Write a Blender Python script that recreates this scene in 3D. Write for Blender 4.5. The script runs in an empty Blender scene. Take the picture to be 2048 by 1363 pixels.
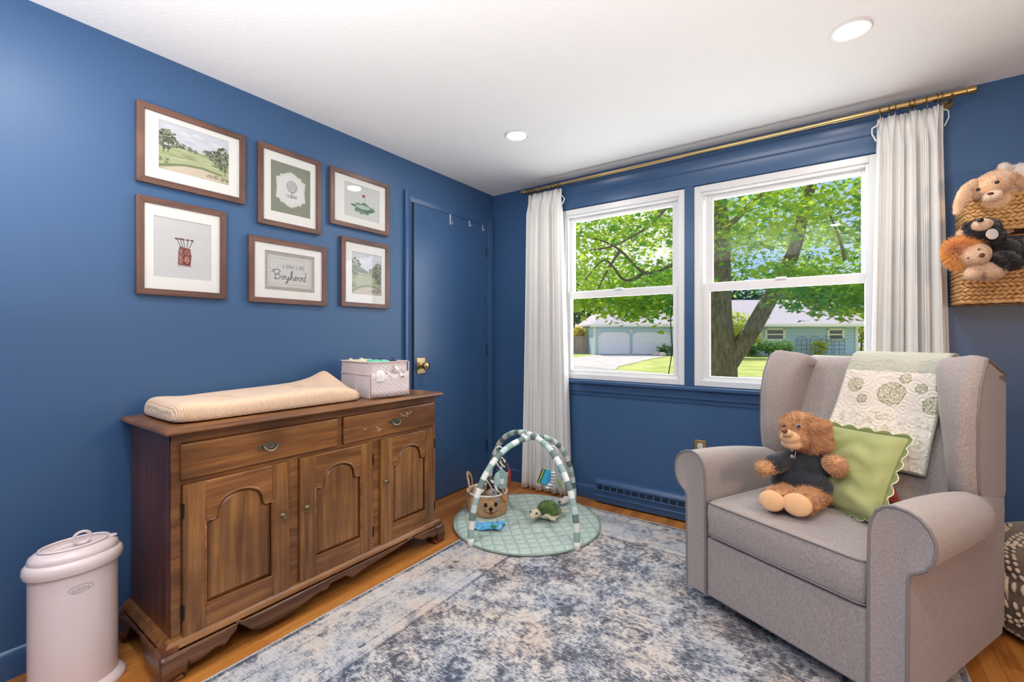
import bpy, math, random
import numpy as np
from mathutils import Vector, Matrix, Euler

# ---------------------------------------------------------------- camera, world, lights
SC = bpy.context.scene
COL = SC.collection
FPX, CXP, HYP = 890.53, 1024.0, 673.2
YAW = math.atan2(629.7, 890.53)
FW = Vector((-math.sin(YAW), math.cos(YAW), 0)); RT = Vector((math.cos(YAW), math.sin(YAW), 0))
CAM = Vector((2.376, -3.080, 1.213))
cd = bpy.data.cameras.new('camera'); cam = bpy.data.objects.new('camera', cd); COL.objects.link(cam)
cam.location = CAM; cam.rotation_euler = (math.pi/2, 0, YAW)
cd.sensor_width = 36; cd.lens = FPX/2048*36; cd.shift_y = -(681.5-HYP)/2048; cd.clip_start = .05; cd.clip_end = 500
SC.camera = cam
SC.view_settings.view_transform = 'Standard'; SC.view_settings.look = 'None'
SC.view_settings.exposure = 0.0; SC.view_settings.gamma = 1; SC.view_settings.use_curve_mapping = False
try:
    SC.cycles.max_bounces = 10; SC.cycles.diffuse_bounces = 6; SC.cycles.transparent_max_bounces = 16
    SC.cycles.sample_clamp_indirect = 6; SC.cycles.caustics_reflective = False; SC.cycles.caustics_refractive = False
except Exception: pass

def lin(c):
    return tuple(((x/255)/12.92 if x/255 <= .04045 else ((x/255+.055)/1.055)**2.4) for x in c)

W = bpy.data.worlds.new('sky'); SC.world = W; W.use_nodes = True
wn = W.node_tree; bg = wn.nodes['Background']
tc = wn.nodes.new('ShaderNodeTexCoord'); nz = wn.nodes.new('ShaderNodeTexNoise'); nz.inputs['Scale'].default_value = 3; nz.inputs['Detail'].default_value = 5
rp = wn.nodes.new('ShaderNodeValToRGB'); rp.color_ramp.elements[0].position = .42; rp.color_ramp.elements[1].position = .62
rp.color_ramp.elements[0].color = (*lin((176, 208, 246)), 1); rp.color_ramp.elements[1].color = (1, 1, 1, 1)
wn.links.new(tc.outputs['Generated'], nz.inputs['Vector']); wn.links.new(nz.outputs['Fac'], rp.inputs['Fac']); wn.links.new(rp.outputs['Color'], bg.inputs['Color'])
bg.inputs['Strength'].default_value = 1.05

def light(name, kind, loc, power, color=(1, 1, 1), size=.1, rot=(0, 0, 0), size_y=None, spread=None):
    l = bpy.data.lights.new(name, kind); l.energy = power; l.color = color
    if kind == 'AREA':
        l.size = size
        if size_y: l.shape = 'RECTANGLE'; l.size_y = size_y
        else: l.shape = 'DISK'
        if spread: l.spread = spread
    elif kind == 'SUN': l.angle = .009
    else: l.shadow_soft_size = size
    o = bpy.data.objects.new(name, l); COL.objects.link(o); o.location = loc; o.rotation_euler = rot
    return o
# sun: high, beyond the neighbour's house and to the left; an added, unseen eave keeps it out of the room
sd = Vector((-.50, .34, .80)).normalized()
sun = light('sun', 'SUN', (0, 10, 20), 5.2, (1, .95, .85)); sun.rotation_euler = sd.to_track_quat('Z', 'Y').to_euler()
# daylight entering by the two windows
for xa, xb in ((.72, 1.59), (1.69, 2.57)):
    light('window_daylight', 'AREA', ((xa+xb)/2, .16, 1.54), 15, (.90, .95, 1), xb-xa, (-math.pi/2, 0, 0), 1.2)
# recessed lamps: two in view, two behind the camera
LAMPS = [(.831, -.845), (2.452, -.84), (.831, -2.75), (2.452, -2.75)]
for k, (x, y) in enumerate(LAMPS):
    light('recessed_lamp_light', 'AREA', (x, y, 2.425), 9, (1, .95, .88), .10)
# warm lamp out of view on the right
light('lamp_light', 'POINT', (3.45, -1.95, 1.35), 38, (1, .64, .34), .10)
light('added_ceiling_fill', 'AREA', (1.85, -3.75, 1.26), 128, (1, .985, .97), 1.5, (math.pi, 0, 0), 1.3)  # unseen upward area light added behind the camera to brighten the ceiling

# ---------------------------------------------------------------- helpers
def at(px, py, D):
    "point seen at a pixel of the photograph, D metres ahead of the lens"
    return CAM + FW*D + RT*((px-CXP)/FPX*D) + Vector((0, 0, -(py-HYP)/FPX*D))
def onplane(px, py, ax, val):
    d = FW + RT*((px-CXP)/FPX) + Vector((0, 0, -(py-HYP)/FPX))
    i = 'xyz'.index(ax); t = (val-CAM[i])/d[i]
    return CAM + d*t
def ab(a, b, z=0): # a metres to the right, b metres ahead along the street view
    p = CAM + RT*a + FW*b; return Vector((p.x, p.y, z))

class MB:
    def __init__(s): s.v = []; s.f = []; s.m = []; s.k = 0
    def add(s, V, Fs, T=None):
        n = len(s.v)
        if T is not None: V = [T @ Vector(p) for p in V]
        s.v.extend([tuple(p) for p in V]); s.f.extend([tuple(i+n for i in f) for f in Fs]); s.m.extend([s.k]*len(Fs)); return s
    def mat(s, k): s.k = k; return s
    def box(s, a, b, T=None):
        x0, x1 = sorted((a[0], b[0])); y0, y1 = sorted((a[1], b[1])); z0, z1 = sorted((a[2], b[2]))
        V = [(x0,y0,z0),(x1,y0,z0),(x1,y1,z0),(x0,y1,z0),(x0,y0,z1),(x1,y0,z1),(x1,y1,z1),(x0,y1,z1)]
        return s.add(V, [(0,3,2,1),(4,5,6,7),(0,1,5,4),(1,2,6,5),(2,3,7,6),(3,0,4,7)], T)
    def tube(s, pts, r, n=10, closed=False, caps=True, T=None, flat=1.0):
        P = [Vector(p) for p in pts]; m = len(P); V = []; Fs = []
        R = list(r) if hasattr(r, '__len__') else [r]*m
        nrm = None
        for i in range(m):
            t = (P[(i+1) % m]-P[i-1]) if closed else (P[min(i+1, m-1)]-P[max(i-1, 0)])
            if t.length < 1e-9: t = Vector((0, 0, 1))
            t.normalize()
            if nrm is None: nrm = t.orthogonal().normalized()
            nrm = (nrm - t*nrm.dot(t))
            if nrm.length < 1e-6: nrm = t.orthogonal()
            nrm.normalize(); bn = t.cross(nrm)
            for j in range(n):
                a = 2*math.pi*j/n; V.append(P[i]+(nrm*math.cos(a)+bn*math.sin(a)*flat)*R[i])
        for i in range(m if closed else m-1):
            k = (i+1) % m
            for j in range(n): Fs.append((i*n+j, i*n+(j+1) % n, k*n+(j+1) % n, k*n+j))
        if caps and not closed: Fs.append(tuple(range(n))[::-1]); Fs.append(tuple((m-1)*n+j for j in range(n)))
        return s.add(V, Fs, T)
    def cyl(s, p0, p1, r0, r1=None, n=20, T=None): return s.tube([p0, p1], [r0, r0 if r1 is None else r1], n, T=T)
    def lathe(s, prof, n=32, sx=1, sy=1, T=None, cap=True):
        V = []; Fs = []; m = len(prof)
        for r, z in prof:
            for j in range(n):
                a = 2*math.pi*j/n; V.append((r*sx*math.cos(a), r*sy*math.sin(a), z))
        for i in range(m-1):
            for j in range(n): Fs.append((i*n+j, i*n+(j+1) % n, (i+1)*n+(j+1) % n, (i+1)*n+j))
        if cap: Fs.append(tuple(range(n))[::-1]); Fs.append(tuple((m-1)*n+j for j in range(n)))
        return s.add(V, Fs, T)
    def oval(s, prof, n=48, T=None): # prof: (rx, ry, z)
        V = []; Fs = []; m = len(prof)
        for rx, ry, z in prof:
            for j in range(n):
                a = 2*math.pi*j/n; V.append((rx*math.cos(a), ry*math.sin(a), z))
        for i in range(m-1):
            for j in range(n): Fs.append((i*n+j, i*n+(j+1) % n, (i+1)*n+(j+1) % n, (i+1)*n+j))
        Fs.append(tuple(range(n))[::-1]); Fs.append(tuple((m-1)*n+j for j in range(n)))
        return s.add(V, Fs, T)
    def ball(s, c, r, T=None, n=16, rot=None):
        r = r if hasattr(r, '__len__') else (r, r, r); V = []; Fs = []; h = n//2
        M = Euler(rot).to_matrix() if rot else Matrix.Identity(3); c = Vector(c)
        V.append(c+M @ Vector((0, 0, r[2])))
        for i in range(1, h):
            th = math.pi*i/h
            for j in range(n):
                a = 2*math.pi*j/n; V.append(c+M @ Vector((r[0]*math.sin(th)*math.cos(a), r[1]*math.sin(th)*math.sin(a), r[2]*math.cos(th))))
        V.append(c+M @ Vector((0, 0, -r[2])))
        for j in range(n): Fs.append((0, 1+j, 1+(j+1) % n)); Fs.append((len(V)-1, 1+(h-2)*n+(j+1) % n, 1+(h-2)*n+j))
        for i in range(h-2):
            for j in range(n): Fs.append((1+i*n+j, 1+(i+1)*n+j, 1+(i+1)*n+(j+1) % n, 1+i*n+(j+1) % n))
        return s.add(V, Fs, T)
    def prism(s, poly, fn, d0, d1, T=None): # fn(a,b,d) -> point
        n = len(poly); V = [fn(a, b, d0) for a, b in poly]+[fn(a, b, d1) for a, b in poly]
        Fs = [tuple(range(n))[::-1], tuple(range(n, 2*n))]+[(i, (i+1) % n, n+(i+1) % n, n+i) for i in range(n)]
        return s.add(V, Fs, T)
    def grid(s, fn, nu, nv, cu=False, cv=False, T=None):
        V = [fn(i/(nu if cu else nu-1), j/(nv if cv else nv-1)) for i in range(nu) for j in range(nv)]; Fs = []
        for i in range(nu if cu else nu-1):
            for j in range(nv if cv else nv-1):
                a, b = (i+1) % nu, (j+1) % nv; Fs.append((i*nv+j, a*nv+j, a*nv+b, i*nv+b))
        return s.add(V, Fs, T)
    def rings(s, RS, T=None, cap=True): # closed rings of equal point count
        n = len(RS[0]); V = [p for r in RS for p in r]; Fs = []
        for i in range(len(RS)-1):
            for j in range(n): Fs.append((i*n+j, i*n+(j+1) % n, (i+1)*n+(j+1) % n, (i+1)*n+j))
        if cap: Fs.append(tuple(range(n))[::-1]); Fs.append(tuple((len(RS)-1)*n+j for j in range(n)))
        return s.add(V, Fs, T)
    def build(s, name, mats, parent=None, smooth=40, bevel=0, seg=2, sub=0, solid=0, world=False, fix=True):
        me = bpy.data.meshes.new(name); me.from_pydata(s.v, [], s.f)
        if not hasattr(mats, '__len__'): mats = [mats]
        for m in mats: me.materials.append(m)
        if len(mats) > 1: me.polygons.foreach_set('material_index', s.m)
        if fix: 
            import bmesh
            b = bmesh.new(); b.from_mesh(me); bmesh.ops.recalc_face_normals(b, faces=b.faces); b.to_mesh(me); b.free()
        if smooth:
            me.polygons.foreach_set('use_smooth', [True]*len(me.polygons))
            if smooth < 180: me.set_sharp_from_angle(angle=math.radians(smooth))
        me.update()
        o = bpy.data.objects.new(name, me); COL.objects.link(o)
        if parent is not None:
            o.parent = parent
            if world: o.matrix_parent_inverse = parent.matrix_basis.inverted() if parent.type == 'EMPTY' else Matrix.Identity(4)
        if bevel:
            m = o.modifiers.new('bevel', 'BEVEL'); m.width = bevel; m.segments = seg; m.limit_method = 'ANGLE'; m.angle_limit = math.radians(35); m.harden_normals = False
        if sub: m = o.modifiers.new('sub', 'SUBSURF'); m.levels = sub; m.render_levels = sub
        if solid: m = o.modifiers.new('solid', 'SOLIDIFY'); m.thickness = solid; m.offset = 0
        return o

def tag(o, label=None, cat=None, group=None, kind=None):
    if label: o['label'] = label
    if cat: o['category'] = cat
    if group: o['group'] = group
    if kind: o['kind'] = kind
    return o
def thing(name, loc, label, cat, group=None, rz=0):
    e = bpy.data.objects.new(name, None); COL.objects.link(e); e.empty_display_size = .1
    e.location = loc; e.rotation_euler = (0, 0, rz)
    e.matrix_basis = Matrix.Translation(Vector(loc)) @ Matrix.Rotation(rz, 4, 'Z')
    return tag(e, label, cat, group)
def struct(o): o['kind'] = 'structure'; return o
def copy_tree(o, parent=None):
    c = o.copy(); COL.objects.link(c)
    if parent is not None: c.parent = parent
    for ch in list(o.children): copy_tree(ch, c)
    return c

# materials ---------------------------------------------------------------
def nodes(name):
    m = bpy.data.materials.new(name); m.use_nodes = True; nt = m.node_tree
    return m, nt, nt.nodes['Principled BSDF']
def N(nt, t, **kw):
    n = nt.nodes.new(t)
    for k, v in kw.items():
        if k in n.inputs.keys(): n.inputs[k].default_value = v
        else: setattr(n, k, v)
    return n
def ramp(nt, stops, interp='LINEAR'):
    r = nt.nodes.new('ShaderNodeValToRGB'); cr = r.color_ramp; cr.interpolation = interp
    while len(cr.elements) < len(stops): cr.elements.new(.5)
    for e, (p, c) in zip(cr.elements, stops): e.position = p; e.color = (*lin(c), 1)
    return r
def coords(nt, scale=(1, 1, 1), kind='Object', rot=(0, 0, 0)):
    t = N(nt, 'ShaderNodeTexCoord'); mp = N(nt, 'ShaderNodeMapping'); mp.inputs['Scale'].default_value = scale; mp.inputs['Rotation'].default_value = rot
    nt.links.new(t.outputs[kind], mp.inputs['Vector']); return mp.outputs['Vector']
def mat(name, c, rough=.6, metal=0, c2=None, vs=8, bump=None, spec=.5, sheen=0, coat=0, vscale=(1, 1, 1), emit=None, trans=0, alpha=None, detail=4, rot=(0, 0, 0)):
    m, nt, b = nodes(name); L = nt.links.new
    b.inputs['Base Color'].default_value = (*lin(c), 1); b.inputs['Roughness'].default_value = rough; b.inputs['Metallic'].default_value = metal
    b.inputs['Specular IOR Level'].default_value = spec
    if sheen: b.inputs['Sheen Weight'].default_value = sheen; b.inputs['Sheen Roughness'].default_value = .5
    if coat: b.inputs['Coat Weight'].default_value = coat; b.inputs['Coat Roughness'].default_value = .15
    if trans: b.inputs['Transmission Weight'].default_value = trans
    if emit: b.inputs['Emission Color'].default_value = (*lin(c), 1); b.inputs['Emission Strength'].default_value = emit
    if c2 or bump: vec = coords(nt, vscale, rot=rot)
    if c2:
        n = N(nt, 'ShaderNodeTexNoise', Scale=vs, Detail=detail); L(vec, n.inputs['Vector'])
        r = ramp(nt, [(.35, c), (.68, c2)]); L(n.outputs['Fac'], r.inputs['Fac']); L(r.outputs['Color'], b.inputs['Base Color'])
    if bump:
        n = N(nt, 'ShaderNodeTexNoise', Scale=bump[0], Detail=3); L(vec, n.inputs['Vector'])
        bp = N(nt, 'ShaderNodeBump', Strength=bump[1], Distance=bump[2] if len(bump) > 2 else .002); L(n.outputs['Fac'], bp.inputs['Height']); L(bp.outputs['Normal'], b.inputs['Normal'])
    return m
def wood(name, dark, mid, light_, axis, rough=.35, scale=1.0):
    m, nt, b = nodes(name); L = nt.links.new
    sc = {'x': (1.2, 22, 22), 'y': (22, 1.2, 22), 'z': (22, 22, 1.2)}[axis]
    vec = coords(nt, tuple(k*scale for k in sc))
    n = N(nt, 'ShaderNodeTexNoise', Scale=1.6, Detail=8, Distortion=.6); n.inputs['Roughness'].default_value = .65; L(vec, n.inputs['Vector'])
    r = ramp(nt, [(.28, dark), (.5, mid), (.72, light_)]); L(n.outputs['Fac'], r.inputs['Fac'])
    n2 = N(nt, 'ShaderNodeTexNoise', Scale=3.5, Detail=3); L(coords(nt, (1, 1, 1)), n2.inputs['Vector'])
    r2 = ramp(nt, [(.3, (150, 140, 135)), (.6, (255, 255, 255))]); L(n2.outputs['Fac'], r2.inputs['Fac'])
    mx = N(nt, 'ShaderNodeMix', data_type='RGBA', blend_type='MULTIPLY'); mx.inputs[0].default_value = .75; L(r.outputs['Color'], mx.inputs[6]); L(r2.outputs['Color'], mx.inputs[7])
    L(mx.outputs[2], b.inputs['Base Color']); b.inputs['Roughness'].default_value = rough
    b.inputs['Coat Weight'].default_value = .25; b.inputs['Coat Roughness'].default_value = .25
    bp = N(nt, 'ShaderNodeBump', Strength=.15, Distance=.001); L(n.outputs['Fac'], bp.inputs['Height']); L(bp.outputs['Normal'], b.inputs['Normal'])
    return m
def glassy(name, tint=(1, 1, 1), refl=1.0, rough=0.0):
    m = bpy.data.materials.new(name); m.use_nodes = True; nt = m.node_tree; nt.nodes.remove(nt.nodes['Principled BSDF'])
    t = N(nt, 'ShaderNodeBsdfTransparent', Color=(*tint, 1)); g = N(nt, 'ShaderNodeBsdfGlossy', Roughness=rough); fr = N(nt, 'ShaderNodeFresnel', IOR=1.45)
    mx = N(nt, 'ShaderNodeMixShader'); mu = N(nt, 'ShaderNodeMath', operation='MULTIPLY'); mu.inputs[1].default_value = refl
    ge = N(nt, 'ShaderNodeNewGeometry'); fb = N(nt, 'ShaderNodeMath', operation='SUBTRACT'); fb.inputs[0].default_value = 1; nt.links.new(ge.outputs['Backfacing'], fb.inputs[1])
    m2 = N(nt, 'ShaderNodeMath', operation='MULTIPLY'); m2.inputs[1].default_value = refl; nt.links.new(fb.outputs[0], m2.inputs[0]); nt.links.new(m2.outputs[0], mu.inputs[1])
    nt.links.new(fr.outputs[0], mu.inputs[0]); nt.links.new(mu.outputs[0], mx.inputs[0]); nt.links.new(t.outputs[0], mx.inputs[1]); nt.links.new(g.outputs[0], mx.inputs[2])
    nt.links.new(mx.outputs[0], nt.nodes['Material Output'].inputs[0]); return m
def floor_mat():
    m, nt, b = nodes('oak_floor'); L = nt.links.new
    vec = coords(nt, (1, 1, 1), rot=(0, 0, math.pi/2))
    br = N(nt, 'ShaderNodeTexBrick', Scale=1.0); br.inputs['Brick Width'].default_value = 1.1; br.inputs['Row Height'].default_value = .058
    br.inputs['Mortar Size'].default_value = .0009; br.inputs['Color1'].default_value = (.15, .15, .15, 1); br.inputs['Color2'].default_value = (.85, .85, .85, 1); br.inputs['Mortar'].default_value = (0, 0, 0, 1)
    br.offset = .37; L(vec, br.inputs['Vector'])
    n = N(nt, 'ShaderNodeTexNoise', Scale=3, Detail=8, Distortion=1); L(coords(nt, (18, 1.2, 18)), n.inputs['Vector'])
    mx = N(nt, 'ShaderNodeMix', data_type='RGBA', blend_type='MIX'); mx.inputs[0].default_value = .55; L(br.outputs['Color'], mx.inputs[6]); L(n.outputs['Fac'], mx.inputs[7])
    r = ramp(nt, [(.0, (66, 34, 10)), (.25, (140, 84, 36)), (.5, (180, 116, 54)), (.8, (206, 148, 80))]); L(mx.outputs[2], r.inputs['Fac'])
    L(r.outputs['Color'], b.inputs['Base Color']); b.inputs['Roughness'].default_value = .32; b.inputs['Coat Weight'].default_value = .2; b.inputs['Coat Roughness'].default_value = .2
    return m

M_wall = mat('blue_paint', (56, 89, 128), .42, bump=(160, .25, .0015), spec=.45)
M_trimblue = mat('blue_gloss_paint', (54, 86, 126), .3, bump=(30, .05, .001), spec=.5)
M_ceil = mat('textured_ceiling', (238, 238, 238), .9, bump=(75, .6, .003))
M_white = mat('white_vinyl', (224, 224, 224), .35)
M_floor = floor_mat()
M_glass = glassy('window_glass', refl=.8)
M_pglass = glassy('picture_glass', refl=1.0)
M_brass = mat('brass', (200, 172, 122), .3, 1)
M_oldbrass = mat('aged_brass', (150, 132, 96), .35, 1)
M_bronze = mat('dark_hinge_metal', (40, 48, 66), .4, .6)
M_dark = mat('black_gap', (14, 16, 20), .8)

# ---------------------------------------------------------------- room shell
RX, RY, H = 3.75, -4.6, 2.44
WZ0, WZ1 = .895, 2.19
m = MB(); m.box((-.12, RY, 0), (0, .14, H)); struct(m.build('wall_left', M_wall, smooth=0))
m = MB(); m.box((RX, RY, 0), (RX+.12, .14, H)); struct(m.build('wall_right', M_wall, smooth=0))
m = MB(); m.box((-.12, RY-.12, 0), (RX+.12, RY, H)); struct(m.build('wall_back', M_wall, smooth=0))
m = MB()
for a, b in (((0, 0, 0), (RX, .14, WZ0)), ((0, 0, WZ1), (RX, .14, H)), ((0, 0, WZ0), (.675, .14, WZ1)), ((1.606, 0, WZ0), (1.665, .14, WZ1)), ((2.60, 0, WZ0), (RX, .14, WZ1))): m.box(a, b)
struct(m.build('wall_window', M_wall, smooth=0))
m = MB(); m.box((-.12, RY-.12, -.1), (RX+.12, .14, 0)); struct(m.build('floor', M_floor, smooth=0))
m = MB(); m.box((-.12, RY-.12, H), (RX+.12, .14, H+.1)); struct(m.build('ceiling', M_ceil, smooth=0))
def bb(name, pts):
    m = MB()
    for p0, p1, nx, ny in pts:
        prof = [(0, 0), (.014, 0), (.014, .075), (.011, .088), (.006, .096), (0, .1)]
        m.prism(prof, lambda a, b, d, p0=p0, p1=p1, nx=nx, ny=ny: (p0[0]+(p1[0]-p0[0])*d+nx*a, p0[1]+(p1[1]-p0[1])*d+ny*a, b), 0, 1)
    return struct(m.build(name, M_trimblue))
bb('baseboard_left', [((0, RY), (0, -1.018), 1, 0)])
bb('baseboard_window', [((.0, 0), (.985, 0), 0, -1)])
bb('baseboard_right', [((RX, RY), (RX, 0), -1, 0)])
# door in the left wall
d = MB(); d.box((-.0, -.925, .008), (.012, -.113, 2.152)); door = struct(d.build('door_1', M_trimblue, bevel=.001))
d = MB(); d.box((0.0005, -.937, .004), (.0025, -.925, 2.158)); d.box((.0005, -.925, 2.152), (.0025, -.113, 2.158)); d.box((.0005, -.113, .004), (.0025, -.11, 2.158)); d.build('door_gap', M_dark, door, smooth=0)
for z in (1.93, 1.10, .30):
    h = MB(); h.box((.0, -.117, z-.045), (.0165, -.108, z+.045)); h.cyl((.0165, -.113, z-.048), (.0165, -.113, z+.048), .0045, n=10); h.build('hinge', M_bronze, door)
k = MB(); k.box((.012, -.905, .95), (.019, -.825, 1.065)); pl = k.build('knob_plate', M_brass, door, bevel=.003)
k = MB(); T = Matrix.Translation((.016, -.865, 1.008)) @ Matrix.Rotation(math.pi/2, 4, 'Y')
k.lathe([(.024, 0), (.022, .006), (.012, .010), (.011, .028), (.018, .034), (.0275, .042), (.029, .052), (.0265, .062), (.018, .068), (.001, .070)], 32, T=T); k.build('door_knob', M_brass, door)
def casing():
    m = MB(); prof = [(0, 0), (0, .024), (.012, .026), (.05, .012), (.066, .008), (.066, 0)] # (across, out) from the outer edge inwards
    yo0, yo1, zo = -1.012, -.036, 2.222
    for i in range(3):
        if i == 0: fn = lambda a, o, dd: (o, yo0+a, (zo-a)*dd)
        elif i == 1: fn = lambda a, o, dd: (o, (yo0+a)*(1-dd)+(yo1-a)*dd, zo-a)
        else: fn = lambda a, o, dd: (o, yo1-a, (zo-a)*dd)
        m.prism(prof, fn, 0, 1)
    return m
struct(casing().build('trim_1', M_trimblue))
# the window surround: cornice-like head, mullion, stool and apron
m = MB(); prof = [(0, 2.20), (.012, 2.20), (.014, 2.212), (.018, 2.285), (.022, 2.292), (.026, 2.298), (.034, 2.36), (.034, 2.368), (0, 2.368)]
m.prism(prof, lambda a, b, dd: (dd, -a, b), .60, 2.68); struct(m.build('trim_2', M_trimblue))
m = MB(); m.box((1.607, -.016, .88), (1.664, 0, 2.205)); m.box((.60, -.014, .88), (.672, 0, 2.205)); m.box((2.604, -.014, .88), (2.68, 0, 2.205)); struct(m.build('trim_3', M_trimblue, bevel=.002))
m = MB(); m.box((.58, -.045, .862), (2.70, .14, .888)); struct(m.build('trim_4', M_trimblue, bevel=.006, seg=3))
m = MB(); m.box((.60, -.020, .805), (2.68, 0, .862)); m.box((.60, -.008, .775), (2.68, 0, .805)); struct(m.build('trim_5', M_trimblue, bevel=.002))

def window(n, x0, x1, gx0, gx1):
    def fr(mm, ax0, ax1, az0, az1, w, ya, yb, wt=None, wb=None):
        wt = wt or w; wb = wb or w
        mm.box((ax0, ya, az0), (ax0+w, yb, az1)); mm.box((ax1-w, ya, az0), (ax1, yb, az1))
        mm.box((ax0+w, ya, az0), (ax1-w, yb, az0+wb)); mm.box((ax0+w, ya, az1-wt), (ax1-w, yb, az1))
    f = MB(); fr(f, x0, x1, WZ0-.003, WZ1+.004, .038, -.006, .012)
    fr(f, x0+.022, x1-.022, WZ0+.018, WZ1-.02, .028, .012, .10)
    w = struct(f.build('window_%d' % n, M_white, bevel=.002))
    u = MB(); zc = 1.535
    u.box((gx0-.045, .055, zc-.005), (gx0, .085, 2.165)); u.box((gx1, .055, zc-.005), (gx1+.045, .085, 2.165))
    u.box((gx0, .055, 2.112), (gx1, .085, 2.165)); u.box((gx0, .055, zc-.012), (gx1, .085, 1.568))
    us = u.build('upper_sash', M_white, w, bevel=.002)
    g = MB(); g.box((gx0-.005, .068, 1.563), (gx1+.005, .072, 2.117)); g.build('glass_pane', M_glass, us, smooth=0)
    l = MB(); a0, a1 = gx0-.012, gx1+.014
    l.box((a0-.045, .02, .915), (a0, .05, 1.560)); l.box((a1, .02, .915), (a1+.045, .05, 1.560))
    l.box((a0, .02, .915), (a1, .05, .957)); l.box((a0, .02, 1.510), (a1, .05, 1.560))
    xm = (a0+a1)/2; l.box((xm-.028, .012, 1.556), (xm+.028, .045, 1.572)); l.box((a0+.12, .016, .925), (a1-.12, .021, .932))
    ls = l.build('lower_sash', M_white, w, bevel=.002)
    g = MB(); g.box((a0-.004, .033, .953), (a1+.004, .037, 1.514)); g.build('glass_pane', M_glass, ls, smooth=0)
window(1, .677, 1.606, .757, 1.510)
window(2, 1.665, 2.598, 1.768, 2.533)

# recessed lamps
M_diff = mat('lamp_diffuser', (255, 248, 236), .5, emit=14)
first = None
LL = ['round recessed ceiling light nearest the corner of the two blue walls', 'round recessed ceiling light over the window with the armchair']
for k, (x, y) in enumerate(LAMPS[:2]):
    t = thing('ceiling_light', (x, y, H), LL[k], 'ceiling light', 'recessed ceiling lights')
    if k == 0: 
        r = MB(); r.lathe([(.056, 0), (.072, 0), (.072, -.004), (.068, -.007), (.056, -.004)], 40, cap=False); first = (r.build('trim_ring', M_white, t),)
        q = MB(); q.lathe([(.057, -.0005), (.057, -.004), (.045, -.0052), (.001, -.006)], 40); first += (q.build('diffuser', M_diff, t),)
    else:
        for f0 in first: c = f0.copy(); COL.objects.link(c); c.parent = t

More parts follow.
